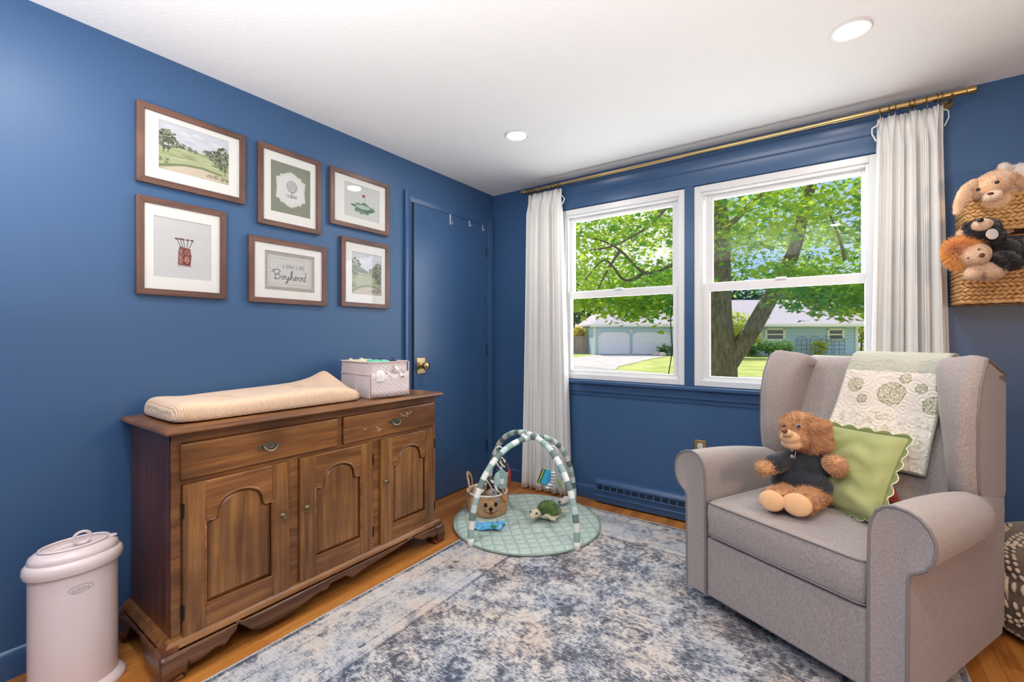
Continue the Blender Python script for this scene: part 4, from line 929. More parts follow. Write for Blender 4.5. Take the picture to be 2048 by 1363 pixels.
m = MB(); m.tube([qp(0, s) for s in np.linspace(0, 1, 50)]+[qp(a, 1) for a in np.linspace(0, 1, 20)]+[qp(1, s) for s in np.linspace(1, 0, 50)], .0062, 8); m.build('binding', mat('sage_binding', (172, 174, 156), .9), ql, smooth=60)

# ---------------------------------------------------------------- pillows
def pillow(cs, thick, name, mt, scallop=0, trim=None):
    TL, TR, BR, BL = [Vector(c) for c in cs]; n = ((TR-TL).cross(BL-TL)).normalized()
    m = MB(); NN = 36
    def P(u, v, side):
        pin = .055; uu, vv = 2*u-1, 2*v-1
        u2 = .5+.5*uu*(1-pin*(1-vv*vv)); v2 = .5+.5*vv*(1-pin*(1-uu*uu))
        p = TL*(1-u2)*(1-v2)+TR*u2*(1-v2)+BR*u2*v2+BL*(1-u2)*v2
        h = max(0, (1-uu**4)*(1-vv**4))**.55; wr = .0065*math.sin(vv*13+uu*4+2*math.sin(uu*6))*(h)*(abs(vv) > -.1)*(1-abs(uu)*.3)
        return p+n*side*(thick*h)+n*wr
    for side in (1, -1): m.grid(lambda u, v, side=side: P(u, v, side), NN, NN)
    o = m.build(name, mt, smooth=180)
    if scallop:
        b = []; K = 40
        for (f) in (lambda t: (t, 0), lambda t: (1, t), lambda t: (1-t, 1), lambda t: (0, 1-t)):
            for i in range(K): b.append((f(i/K), i/K))
        m = MB(); V = []; T = []
        c = P(.5, .5, 0)
        for (uv, t) in b:
            p = P(uv[0], uv[1], 0); out = (p-c); out -= n*out.dot(n); out.normalize(); s_ = abs(math.sin(math.pi*t*scallop)); r = .006+.017*s_
            V += [tuple(p-out*.004), tuple(p+out*r*.6+n*.003*math.sin(t*40)), tuple(p+out*r)]; T.append(p+out*r)
        k = len(b); m.add(V, [(i*3+j, ((i+1) % k)*3+j, ((i+1) % k)*3+j+1, i*3+j+1) for i in range(k) for j in (0, 1)])
        m.build('scalloped_trim', mt if not trim else trim[0], o, smooth=180, solid=.0025)
        m = MB(); m.tube(T, .0018, 6, closed=True); m.build('trim_piping', trim[1], o)
    return o
M_green = mat('green_cotton', (146, 152, 96), .85, c2=(164, 168, 114), vs=9, bump=(9, .35, .02), sheen=.2)
gp = pillow([at(1606, 836, 2.15), at(1820, 876, 1.74), at(1756, 1044, 1.62), at(1590, 998, 2.02)], .058, 'green_pillow', M_green, 7, (mat('green_trim', (120, 130, 82), .9), mat('cream_piping', (228, 226, 196), .9)))
tag(gp, 'square green throw pillow with scalloped trim leaning beside the teddy bear', 'pillow')
rp_ = pillow([at(1700, 930, 2.00), at(1790, 975, 1.86), at(1812, 1018, 1.78), at(1690, 1000, 1.92)], .028, 'red_pillow', mat('rust_cotton', (150, 62, 50), .9, bump=(60, .3)))
tag(rp_, 'small rust red pillow mostly hidden behind the green pillow', 'pillow')

# ---------------------------------------------------------------- teddy bear
M_bear = plush('honey_plush', (190, 136, 88), (218, 168, 120)); M_bear2 = mat('tan_suede', (222, 176, 132), .9, sheen=.4, bump=(300, .3, .001))
M_shirt = mat('black_jersey', (26, 30, 38), .9, c2=(36, 41, 50), vs=40, bump=(22, .5, .01), sheen=.25)
BR = thing('teddy_bear', tuple(at(1605, 1000, 1.86)), 'honey brown teddy bear in a dark polo shirt sitting on the armchair seat', 'teddy bear')
b_ = lambda px, py, D, r, rot=None: (tuple(at(px, py, D)), r) if rot is None else (tuple(at(px, py, D)), r, rot)
def chain(p0, p1, r0, r1, n=6):
    a, b = at(*p0), at(*p1); return [(tuple(a.lerp(b, i/(n-1))), (r0+(r1-r0)*i/(n-1),)*3) for i in range(n)]
balls = [b_(1602, 945, 1.90, (.075, .065, .09)), b_(1610, 985, 1.93, (.08, .07, .055))]
balls += chain((1615, 978, 1.88), (1551, 997, 1.80), .046, .044)+chain((1632, 985, 1.84), (1604, 1004, 1.755), .052, .046)
balls += chain((1578, 918, 1.90), (1532, 935, 1.84), .03, .026)+chain((1630, 918, 1.88), (1668, 930, 1.80), .032, .036)
balls += [b_(1528, 936, 1.835, (.030, .028, .027)), b_(1671, 931, 1.79, (.038, .036, .041))]
body = me_obj(fur(blob(balls, .0055, 3), 12000, .014, .0014, comb=(0, 0, -.3), clump=150, spread=.7, keep=lambda p: (np.linalg.norm((p-np.array(at(1603, 938, 1.90)))/np.array([.125, .125, .100]), axis=1) > 1).astype(float)+1e-9), 'body', M_bear, BR)
hd = [b_(1611, 868, 1.90, (.090, .086, .076), (0, 0, YAW)), b_(1616, 880, 1.90, (.088, .08, .062)), b_(1592, 872, 1.86, (.055, .05, .048)), b_(1600, 850, 1.88, (.07, .07, .05))]
head = me_obj(fur(blob(hd, .005, 4), 13000, .014, .0013, comb=(.1, 0, -.25), clump=150, spread=.65, seed=2), 'head', M_bear, BR)
for (px, py, D, r) in ((1648, 856, 1.90, (.033, .020, .038)), (1588, 838, 1.95, (.026, .018, .026))):
    me_obj(fur(blob([b_(px, py, D, r, (0, .3, YAW)), b_(px-4, py+3, D, (r[0]*.8, r[1], r[2]*.7), (0, 0, YAW))], .004, 2), 1800, .010, .0011, seed=3), 'ear', M_bear, head)
mz = me_obj(blob([b_(1580, 874, 1.83, (.037, .034, .026)), b_(1584, 886, 1.84, (.040, .036, .026)), b_(1574, 866, 1.815, (.022, .024, .016))], .004, 6), 'muzzle', M_bear2, head)
m = MB(); m.ball(at(1569, 861, 1.795), (.0125, .009, .0095), rot=(0, 0, YAW), n=16); m.build('nose', mat('brown_nose', (116, 66, 34), .35), head)
m = MB(); m.ball(at(1597, 852, 1.815), .0075, n=14); e1 = m.build('eye', mat('dark_eye', (40, 26, 20), .08, coat=1), head)
m = MB(); m.tube([at(1597, 852, 1.818)+(RT*math.cos(t)+Vector((0, 0, 1))*math.sin(t))*.0085 for t in [2*math.pi*i/16 for i in range(16)]], .0014, 6, closed=True); m.build('eye_rim', mat('pale_rim', (206, 196, 190), .5), head)
m = MB(); m.ball(at(1568, 851, 1.835), .007, n=12); m.build('eye', bpy.data.materials['dark_eye'], head)
m = MB(); m.tube([at(px, py, D) for px, py, D in ((1566, 872, 1.79), (1569, 874, 1.787), (1572, 872, 1.787), (1577, 874, 1.79), (1582, 871, 1.797), (1583, 867, 1.80))], .0011, 6); m.build('mouth', mat('mouth_thread', (80, 44, 24), .8), head)
# foot soles, modelled as padded suede discs on the foot ends
for (px, py, D, rx, rz_, q) in ((1543, 1001, 1.765, .045, .040, .2), (1594, 1009, 1.715, .050, .043, -.25)):
    c = at(px, py, D); dn = (CAM-c).normalized()*.9+Vector((-.12, 0, -.1)); rot = dn.to_track_quat('Z', 'Y').to_euler()
    m = MB(); m.ball(c, (rx, rz_, .016), rot=rot, n=24); m.build('foot_sole', M_bear2, BR, world=True)
sh = [b_(1602, 935, 1.89, (.086, .080, .078)), b_(1598, 956, 1.88, (.104, .090, .062)), b_(1602, 966, 1.875, (.116, .096, .040)), b_(1634, 972, 1.85, (.060, .066, .040)), b_(1600, 912, 1.90, (.062, .055, .036))]
sh += [(p, (r[0]+.010,)*3) for p, r in chain((1580, 917, 1.90), (1548, 927, 1.86), .032, .031)]+[(p, (r[0]+.008,)*3) for p, r in chain((1628, 917, 1.88), (1650, 926, 1.845), .036, .038)]
st = me_obj(blob(sh, .005, 5), 'polo_shirt', M_shirt, BR)
m = MB()
for py in (899, 912): m.tube([at(1584, py, 1.829 if py < 905 else 1.822)+(RT*math.cos(t)+Vector((0, 0, 1))*math.sin(t))*.0048 for t in [2*math.pi*i/14 for i in range(14)]], .0016, 6, closed=True)
m.build('buttons', mat('pale_button', (196, 200, 204), .4), st)
m = MB(); m.tube([at(1591, 896, 1.832), at(1591, 905, 1.822), at(1589, 917, 1.818)], .0011, 6); m.build('placket_stitch', mat('pale_thread', (168, 172, 176), .8), st)
c_ = at(1651, 974, 1.835); m = MB(); m.box((-.006, -.001, -.006), (.006, .001, .006), T=Matrix.Translation(c_) @ Matrix.Rotation(YAW, 4, 'Z')); m.build('side_tag', M_white, st)

# ---------------------------------------------------------------- floor cushion behind the chair
M_taupe = mat('taupe_knit', (104, 92, 80), .95, c2=(122, 108, 94), vs=20, bump=(200, .5, .002), sheen=.3)
PF = thing('floor_cushion', (3.235, -.37, 0), 'taupe floor cushion with white dashed stitching, at the right edge behind the armchair', 'floor cushion')
def pfr(a, th, z0=.0):
    r = (abs(math.sin(th)))**.5; zz = math.cos(th)
    x = .335*r*math.cos(a)*(1); y = .285*r*math.sin(a); z = .215+.215*(abs(zz)**.55)*(1 if zz > 0 else -1)
    z += .012*math.sin(a*5+z*20)*(abs(z-.2) < .15); k = 1-.05*math.exp(-((z-.27)/.022)**2)
    return (x*k, y*k, max(.001, z))
m = MB(); m.grid(lambda u, v: pfr(2*math.pi*u, .02+(math.pi-.04)*v), 64, 40, cu=True); m.build('cover', M_taupe, PF, smooth=180)
m = MB()
def dash(path, n, w=.0075):
    for i in range(n):
        p = [path((i+.15+.7*j/3)/n) for j in range(4)]; m.tube(p, [w*.5, w, w, w*.5], 6)
for off in (0, .055):
    for c0, R0 in (((-.6), .30), ((1.0), .34), ((-2.4), .30), ((3.14), .36), ((-1.6), .36)):
        dash(lambda t, c0=c0, R0=R0, off=off: tuple(Vector(pfr(c0+(t-.5)*1.2, (.55+off*2.0)+1.2*abs(2*t-1)**1.6*.9))*1.008), 18)
for c0 in (3.2, 3.75, 4.3, 4.85):
    for off in (0, .09): dash(lambda t, c0=c0, off=off: tuple(Vector(pfr(c0-.3+.6*t+off, .45+1.9*t))*1.008), 22)
for thz in (1.95, 2.05, 2.35, 2.45): dash(lambda t, thz=thz: tuple(Vector(pfr(2*math.pi*t, thz+.15*math.sin(6*t)))*1.008), 70)
tag(m.build('dashed_stitching', mat('cream_yarn', (206, 192, 172), .9), PF, smooth=180), kind='stuff')

# ---------------------------------------------------------------- curtain rod and curtains
RD = thing('curtain_rod', (1.65, -.10, 2.38), 'long brass curtain rod mounted above both windows', 'curtain rod')
rz = lambda x: 2.374+.004*(x-.4)
m = MB(); m.cyl((.40, -.10, rz(.4)), (2.45, -.10, rz(2.45)), .0115, n=20); part(m, 'inner_rod', M_brass, RD)
m = MB(); m.cyl((2.40, -.10, rz(2.4)), (2.92, -.10, rz(2.92)), .0140, n=20); part(m, 'outer_rod', M_brass, RD)
for x, s in ((.395, -1), (2.92, 1)):
    m = MB(); T = Matrix.Translation((x, -.10, rz(x))) @ Matrix.Rotation(s*math.pi/2, 4, 'Y')
    m.lathe([(.0135, -.004), (.0175, 0), (.0175, .024), (.0165, .030), (.001, .031)], 24, T=T); part(m, 'finial', M_brass, RD)
for x in (.455, 2.868):
    m = MB(); m.cyl((x, 0, rz(x)-.012), (x, -.006, rz(x)-.012), .022, n=20); m.tube([(x, -.005, rz(x)-.012), (x, -.07, rz(x)-.020), (x, -.10, rz(x)-.016)], .006, 10); m.tube([(x, -.10+.016*math.cos(t), rz(x)+.016*math.sin(t)) for t in np.linspace(-math.pi, 0, 12)], .004, 8); part(m, 'bracket', M_oldbrass, RD)
def curt_mat():
    m, nt, b = nodes('white_linen'); L = nt.links.new
    b.inputs['Base Color'].default_value = (*lin((244, 243, 241)), 1); b.inputs['Roughness'].default_value = .9; b.inputs['Sheen Weight'].default_value = .2
    n = N(nt, 'ShaderNodeTexNoise', Scale=1, Detail=3); L(coords(nt, (400, 400, 60)), n.inputs['Vector']); bp = N(nt, 'ShaderNodeBump', Strength=.25, Distance=.001); L(n.outputs['Fac'], bp.inputs['Height']); L(bp.outputs['Normal'], b.inputs['Normal'])
    tr = N(nt, 'ShaderNodeBsdfTranslucent', Color=(.8, .8, .78, 1)); mx = N(nt, 'ShaderNodeMixShader'); mx.inputs[0].default_value = .18
    L(b.outputs[0], mx.inputs[1]); L(tr.outputs[0], mx.inputs[2]); L(mx.outputs[0], nt.nodes['Material Output'].inputs[0]); return m
M_cur = curt_mat(); M_ring = mat('brass_ring', (150, 118, 76), .35, 1)
def curtain(xt0, xt1, xb0, xb1, npl, seed, label, loops, ringx, z0=.012):
    r = random.Random(seed); ph = [r.uniform(0, 6.28) for _ in range(8)]
    c = thing('curtain', ((xt0+xt1)/2, -.10, 0), label, 'curtain', 'white curtains hanging from the brass rod')
    def f(u, v):
        z = z0+(2.345-z0)*v; d = 1-v
        ux = u+.012*math.sin(2*math.pi*u*3+ph[0]+d*1.3)+.012*math.sin(2*math.pi*u*7+ph[5]+d*.7)
        x = (xb0+(xt0-xb0)*v**.8)*(1-ux)+(xb1+(xt1-xb1)*v**.8)*ux
        A = .040+.010*d
        P = 2*math.pi*npl*u
        top = max(0, (v-.93)/.07)
        w = math.cos(P+.5*math.sin(d*2+ph[1]))*.62+.30*math.cos(2*P+ph[2]+d*2.2)*(1-top)+.22*math.cos(.5*P+ph[3]+d*3)+.10*math.cos(5*P+ph[4]+d*4)
        if top > 0: w = w*(1-.35*top)+.45*top*abs(math.sin(P*1.5))
        return (x+.35*A*math.sin(P+ph[6])*(1-top), -.098+A*w, z+.004*math.cos(P)*top)
    m = MB(); m.grid(f, 220, 44); part(m, 'fabric_panel', M_cur, c, smooth=180, solid=.0022)
    for lp in loops:
        m = MB(); m.tube([at(px, py, D) for px, py, D in lp], .0045, 8, flat=.4); part(m, 'tie_loop', M_cur, c, smooth=60)
    for x in ringx:
        m = MB(); t0 = r.uniform(-.25, .25); m.tube([(x+.019*math.sin(t0)*math.cos(t), -.10+.019*math.cos(t)*math.cos(t0), rz(x)-.004+.0205*math.sin(t)) for t in [2*math.pi*i/22 for i in range(22)]], .0025, 6, closed=True)
        m.tube([(x, -.10, rz(x)-.024), (x+.003, -.098, rz(x)-.034), (x, -.096, rz(x)-.046)], .0013, 5); part(m, 'ring', M_ring, c)
curtain(.418, .722, .366, .800, 6.5, 3, 'white pleated curtain to the left of the windows', [[(1118, 382, 3.42), (1124, 391, 3.40), (1129, 397, 3.39), (1126, 405, 3.40), (1119, 413, 3.42)]], (.425, .452, .492, .535, .560, .635, .668, .70))
curtain(2.585, 2.835, 2.535, 2.885, 6, 8, 'white pleated curtain to the right of the windows, behind the armchair', [[(1762, 236, 2.31), (1753, 252, 2.30), (1744, 257, 2.30), (1744, 268, 2.30), (1752, 282, 2.31)], [(1886, 218, 2.18), (1897, 221, 2.17), (1898, 234, 2.17), (1889, 252, 2.18)]], (2.60, 2.635, 2.66, 2.715, 2.73, 2.78, 2.815, 2.832))

# ---------------------------------------------------------------- wall baskets
M_straw = mat('woven_seagrass', (188, 142, 88), .75, c2=(222, 180, 124), vs=45, bump=(120, .4, .003)); M_straw2 = mat('seagrass_core', (128, 90, 50), .85)
def wbasket(x0, x1, z0, z1, label):
    t = thing('hanging_basket', ((x0+x1)/2, -.1, z0), label, 'basket', 'woven wall baskets of plush toys')
    y0 = -.20; r = .025
    def path(s): # rounded rectangle loop position and outward normal, s in metres
        segs = [((x0, -.004), (x0, y0+r)), ('arc', (x0+r, y0+r), math.pi), ((x0+r, y0), (x1-r, y0)), ('arc', (x1-r, y0+r), 1.5*math.pi), ((x1, y0+r), (x1, -.004)), ((x1, -.004), (x0, -.004))]
        for g in segs:
            if g[0] == 'arc': L_ = r*math.pi/2
            else: L_ = math.dist(g[0], g[1])
            if s <= L_:
                if g[0] == 'arc': a = g[2]+s/r; return (g[1][0]+r*math.cos(a), g[1][1]+r*math.sin(a)), (math.cos(a), math.sin(a)), (-math.sin(a), math.cos(a))
                k = s/L_; dx, dy = (g[1][0]-g[0][0])/L_, (g[1][1]-g[0][1])/L_; return (g[0][0]+(g[1][0]-g[0][0])*k, g[0][1]+(g[1][1]-g[0][1])*k), (dy, -dx), (dx, dy)
            s -= L_
        return (x0, -.004), (-1, 0), (0, -1)
    tot = .2*2-2*r-.008+math.pi*r+(x1-x0-2*r)+(x1-x0)
    m = MB(); w = .008
    for q in (((x0+.006, y0+.006, z0+.006), (x1-.006, y0+.012, z1-.01)), ((x0+.006, y0+.006, z0+.006), (x0+.012, -.004, z1-.01)), ((x1-.012, y0+.006, z0+.006), (x1-.006, -.004, z1-.01)), ((x0+.006, -.010, z0+.006), (x1-.006, -.004, z1-.01)), ((x0+.006, y0+.006, z0+.004), (x1-.006, -.004, z0+.012))): m.box(*q)
    part(m, 'liner', M_straw2, t, smooth=0)
    m = MB(); rs = random.Random(int(z0*100)); nrow = int((z1-z0)/.0165)
    for i in range(nrow):
        z = z0+.007+(z1-z0-.014)*i/(nrow-1); s = .011*(i % 2)
        front = tot-(x1-x0)
        while s < front:
            (px, py), (nx, ny), (tx, ty) = path(s); sl = .55 if i % 2 else -.55; q = .5*rs.uniform(.85, 1.15)
            d = Vector((tx, ty, sl)).normalized(); c = Vector((px, py, z))+Vector((nx, ny, 0))*.003
            m.tube([c-d*.016+Vector((nx, ny, 0))*-.004, c-d*.006+Vector((nx, ny, 0))*.0015, c+d*.004+Vector((nx, ny, 0))*.002, c+d*.016+Vector((nx, ny, 0))*-.004], [.004, .0078, .0080, .004], 6)
            s += .021*rs.uniform(.92, 1.08)
    part(m, 'weave', M_straw, t, smooth=180)
    m = MB(); n = 90
    for k, (zz, rr) in enumerate(((z1-.002, .0085), (z0+.005, .008))):
        m.tube([(path(tot*i/n)[0][0]+path(tot*i/n)[1][0]*.003, path(tot*i/n)[0][1]+path(tot*i/n)[1][1]*.003, zz+.0015*math.sin(i*2.1)) for i in range(n)], [rr*(1+.12*math.sin(i*2.6)) for i in range(n)], 8, closed=True)
    part(m, 'rim', M_straw, t, smooth=180); return t
wbasket(2.887, 3.28, 1.366, 1.525, 'lower of two woven seagrass baskets on the wall, holding the lion and black bear')
wbasket(2.907, 3.26, 1.690, 1.845, 'upper of two woven seagrass baskets on the wall, holding the bunny')

# plush toys in the baskets ------------------------------------------------
P_bun = plush('bunny_plush', (226, 186, 146), (240, 206, 172)); P_wht = plush('white_plush', (236, 222, 214), (246, 238, 232)); P_blk = plush('black_plush', (14, 14, 18), (30, 32, 40))
P_lion = plush('lion_plush', (210, 176, 146), (228, 198, 170)); P_mane = plush('mane_plush', (232, 158, 66), (250, 192, 112)); M_eye = mat('black_bead_eye', (16, 12, 12), .08, coat=1); M_nose = mat('nose_felt', (96, 62, 50), .7)
def B(px, py, D, r, rot=(0, 0, YAW)): return (tuple(at(px, py, D)), r, rot)
def facet(o, items):
    for nm, px, py, D, r, mt in items:
        m = MB(); m.ball(at(px, py, D), r, n=14, rot=(0, 0, YAW)); m.build(nm, mt, o, world=True)
t = thing('plush_bunny', tuple(at(1985, 395, 1.940)), 'tan plush bunny with long drooping ears peeking over the upper wall basket', 'plush toy')
me_obj(fur(blob([B(1995, 400, 2.020, (.085, .06, .07)), B(2030, 400, 2.060, (.08, .06, .06)), B(2000, 440, 2.040, (.08, .06, .07))], .006, 3), 3500, .007, .001, seed=11), 'body', P_bun, t)
bh = me_obj(fur(blob([B(1978, 372, 1.970, (.078, .060, .050), (0, -.28, YAW)), B(1990, 364, 1.990, (.07, .06, .05), (0, -.28, YAW)), B(1990, 390, 2.055, (.045, .04, .030), (0, -.28, YAW))], .005, 3), 7000, .006, .001, seed=12), 'head', P_bun, t)
me_obj(fur(blob([B(1986, 391, 1.925, (.032, .026, .022), (0, -.28, YAW)), B(1982, 393, 1.92, (.026, .024, .019), (0, -.28, YAW))], .004, 3), 1500, .005, .001, seed=13), 'muzzle', plush('pale_bunny_plush', (236, 210, 184), (244, 224, 204)), bh)
def earm(pts, r0, r1, flat, name, mt, parent, seed, n=2500, L=.005):
    P_ = [at(*p) for p in pts]; k = len(P_); bl = []
    for i in range(k-1):
        for j in range(5):
            f = j/5; q = (i+f)/(k-1); bl.append((tuple(P_[i].lerp(P_[i+1], f)), (r0+(r1-r0)*math.sin(math.pi*min(1, q*.85+.1)), flat, r0+(r1-r0)*math.sin(math.pi*min(1, q*.85+.1))), (0, 0, YAW)))
    return me_obj(fur(blob(bl, .004, 2), n, L, .001, seed=seed), name, mt, parent)
earm([(1948, 364, 1.960), (1932, 382, 1.940), (1920, 405, 1.930), (1912, 428, 1.930)], .008, .030, .010, 'ear', P_bun, bh, 14)
earm([(2012, 350, 1.980), (2030, 356, 1.970), (2050, 372, 1.970)], .010, .026, .012, 'ear', P_bun, bh, 15)
facet(bh, [('eye', 1956, 379, 1.900, .0075, M_eye), ('eye', 1994, 364, 1.900, .0080, M_eye), ('nose', 1981, 387, 1.888, (.013, .008, .006), M_nose)])
t = thing('plush_lamb', tuple(at(2030, 345, 2.060)), 'white plush toy behind the bunny in the upper wall basket, at the right edge', 'plush toy')
wl = me_obj(fur(blob([B(2045, 348, 2.100, (.075, .05, .052)), B(2040, 372, 2.100, (.07, .05, .05)), B(2060, 400, 2.100, (.07, .05, .06))], .006, 3), 5000, .008, .001, seed=16, clump=160), 'body', P_wht, t)
me_obj(fur(blob([B(2008, 335, 2.090, (.027, .016, .022)), B(2018, 337, 2.090, (.02, .014, .018))], .004, 2), 900, .007, .001, seed=17), 'ear', P_wht, wl)
facet(wl, [('eye', 2041, 341, 2.148, .006, M_eye)])
t = thing('plush_black_bear', tuple(at(1990, 520, 1.910)), 'black plush bear lying on its back in the lower wall basket beside the lion', 'plush toy')
bb_ = me_obj(fur(blob([B(2005, 500, 1.950, (.075, .05, .055)), B(2035, 505, 1.970, (.085, .055, .065)), B(2060, 500, 1.970, (.085, .055, .06)), B(1990, 525, 1.910, (.05, .035, .035)), B(2015, 520, 1.910, (.06, .04, .035), (0, .4, YAW)), B(2045, 500, 1.99, (.04, .03, .05))], .006, 3), 9000, .012, .0012, seed=18, clump=120), 'body', P_blk, t)
hd2 = me_obj(fur(blob([B(1963, 461, 1.905, (.066, .055, .050), (0, -.2, YAW)), B(1975, 472, 1.915, (.06, .05, .04))], .005, 3), 6000, .009, .0011, seed=19, clump=140), 'head', P_blk, bb_ and t)
me_obj(fur(blob([B(1964, 449, 1.860, (.036, .028, .024), (0, -.2, YAW))], .004, 3), 1200, .004, .001, seed=20), 'muzzle', P_lion, hd2)
me_obj(fur(blob([B(1934, 453, 1.915, (.016, .012, .018))], .004, 2), 500, .006, .001, seed=21), 'ear', P_blk, hd2); me_obj(fur(blob([B(1992, 447, 1.925, (.016, .012, .018))], .004, 2), 500, .006, .001, seed=22), 'ear', P_blk, hd2)
facet(hd2, [('nose', 1960, 440, 1.838, (.014, .010, .009), M_eye)])
m = MB(); c = at(1983, 468, 1.845); m.lathe([(.019, 0), (.022, .001), (.022, .004), (.019, .005)], 24, sx=1.15, T=Matrix.Translation(c) @ Matrix.Rotation(YAW, 4, 'Z') @ Matrix.Rotation(math.pi/2, 4, 'X')); m.build('round_badge', mat('badge_white', (226, 220, 214), .5), t, world=True)
t = thing('plush_lion', tuple(at(1945, 520, 1.880)), 'plush lion with shaggy orange mane hanging over the lower wall basket', 'plush toy')
me_obj(fur(blob([B(1955, 530, 1.930, (.05, .04, .035)), B(1975, 540, 1.950, (.07, .05, .045)), B(1946, 547, 1.885, (.032, .026, .026)), B(1950, 540, 1.895, (.036, .028, .024)), B(1985, 544, 1.875, (.030, .026, .024)), B(1975, 537, 1.890, (.036, .028, .024), (0, .4, YAW)), B(1936, 552, 1.885, (.016, .014, .014)), B(1996, 549, 1.875, (.016, .014, .014))], .0055, 3), 6000, .007, .001, seed=23), 'body', P_lion, t)
lh = me_obj(fur(blob([B(1948, 510, 1.895, (.060, .045, .048), (0, -.25, YAW)), B(1957, 513, 1.870, (.04, .03, .028), (0, -.25, YAW))], .005, 4), 6000, .005, .001, seed=24), 'head', P_lion, t)
me_obj(fur(blob([B(1928, 506, 1.930, (.056, .03, .050), (0, -.35, YAW)), B(1922, 505, 1.930, (.045, .028, .05)), B(1936, 495, 1.930, (.042, .03, .028), (0, -.3, YAW))], .006, 3), 14000, .034, .0014, comb=tuple(RT*-.35+Vector((0, 0, -.1))), seed=25, spread=.35, clump=90), 'mane', P_mane, lh)
me_obj(fur(blob([B(1922, 467, 1.930, (.016, .012, .015))], .004, 2), 400, .006, .001, seed=26), 'ear', P_lion, lh)
facet(lh, [('eye', 1936, 516, 1.848, .004, M_nose), ('eye', 1958, 498, 1.855, .004, M_nose), ('nose', 1964, 510, 1.832, (.011, .007, .010), M_nose)])

# ---------------------------------------------------------------- play gym
GC = Vector((.775, -.65, .0095))
PG = thing('play_gym', tuple(GC), 'round sage green play gym with two striped crossing arches in the corner', 'play gym')
M_sage = quilt2('sage_quilt', (168, 190, 180), (184, 202, 192), (34, 34, 0), (34, -34, 0), .8, .016)
m = MB(); Rm = .47
prof = [(.001, .012)]+[(Rm*k, .013+.006*math.sin(k*9)) for k in np.linspace(.05, .94, 28)]+[(Rm*.97, .015), (Rm*.99, .010), (Rm, .006), (Rm*.985, .001), (.001, .0005)]
m.lathe(prof, 96, cap=False); m.build('quilted_mat', M_sage, PG, smooth=180)
m = MB(); m.tube([((Rm+.001)*math.cos(t), (Rm+.001)*math.sin(t), .0075) for t in [2*math.pi*i/96 for i in range(96)]], .0062, 8, closed=True); m.build('edge_binding', mat('sage_grey_binding', (134, 150, 142), .9), PG)
CS = [mat('white_jersey', (232, 234, 232), .9), mat('sage_jersey', (154, 182, 174), .9), mat('grey_green_jersey', (112, 134, 128), .9), mat('pale_blue_jersey', (196, 214, 214), .9)]
def arch(p0, p1, h, zoff):
    a, b = Vector((*p0, .012))-Vector((0, 0, GC.z)), Vector((*p1, .012))-Vector((0, 0, GC.z)); a -= Vector((GC.x, GC.y, 0)); b -= Vector((GC.x, GC.y, 0)); mid = (a+b)/2
    P_ = []
    for i in range(121):
        t = math.pi*i/120; c, s = math.cos(t), math.sin(t); e = abs(c)**.92*(1 if c > 0 else -1)
        P_.append(mid+(a-mid)*e+Vector((0, 0, (h+zoff)*s**.85)))
    m = MB(); L_ = 0; k = 0; seg = [P_[0]]; seq = [0, 1, 0, 2, 3, 1, 0, 2]
    for i in range(1, len(P_)):
        seg.append(P_[i]); L_ += (P_[i]-P_[i-1]).length
        if L_ > .040 or i == len(P_)-1: m.mat(seq[k % 8]).tube(seg, .0185, 14, caps=(k == 0 or i == len(P_)-1)); seg = [P_[i]]; L_ = 0; k += 1
    m.build('arch', CS, PG, smooth=180); return P_
A1 = arch((.703, -1.125), (.885, -.195), .545, .0); A2 = arch((1.225, -.815), (.330, -.485), .545, .024)
m = MB(); m.ball((0, 0, .556), (.040, .024, .022), n=16, rot=(0, 0, .5)); m.ball((.05, .03, .540), (.05, .022, .010), n=16, rot=(0, .35, .4)); m.build('centre_wrap', CS[0], PG)
def ringtoy(loc, label, r=.026, seed=0):
    m = MB(); m.tube([(RT*math.cos(t)+Vector((0, 0, 1))*math.sin(t)*1.15)*r for t in [2*math.pi*i/30 for i in range(30)]], .0036, 8, closed=True); o = m.build('hanging_ring', mat('white_ring', (238, 238, 236), .3)); o.location = loc
    return tag(o, label, 'ring', 'white rings on the play gym arches')
ringtoy(at(998, 902, 2.80), 'white ring hung on the left striped arch of the play gym')
ringtoy(at(1106, 901, 2.86), 'white ring hung on the right striped arch of the play gym')
# hanging toys
t = thing('hanging_leaf_toy', tuple(at(1002, 935, 2.78)), 'sage green quilted mitt toy hanging from the left arch of the play gym', 'hanging toy')
def flatoy(name, px, py, D, w, h, mt, parent, rot=0, th=.010):
    m = MB(); m.ball((0, 0, 0), (w, th, h), n=24); o = m.build(name, mt, parent); o.matrix_basis = parent.matrix_basis.inverted() @ Matrix.Translation(at(px, py, D)) @ Matrix.Rotation(YAW, 4, 'Z') @ Matrix.Rotation(rot, 4, 'Y'); return o
flatoy('mitt', 1003, 958, 2.78, .038, .062, quilt('aqua_quilt', (150, 190, 184), (166, 200, 194), 40, .6), t)
flatoy('palm_patch', 994, 958, 2.765, .020, .045, mat('aqua_patch', (176, 208, 202), .9), t, .1, .006)
m = MB(); m.tube([at(x, y, 2.775)+(RT*math.cos(a)*.0+Vector((0, 0, 0))) for x, y, a in ((1000, 918, 0), (1004, 926, 0), (1003, 940, 0))], .003, 6); m.build('cord', CS[0], t, world=True)
m = MB(); m.box((-.012, -.001, -.016), (.012, .001, .016)); o = m.build('care_tag', CS[0], t); o.matrix_basis = t.matrix_basis.inverted() @ Matrix.Translation(at(1004, 962, 2.765)) @ Matrix.Rotation(YAW, 4, 'Z')
M_zeb = mat('zebra_stripes', (236, 232, 226), .9)
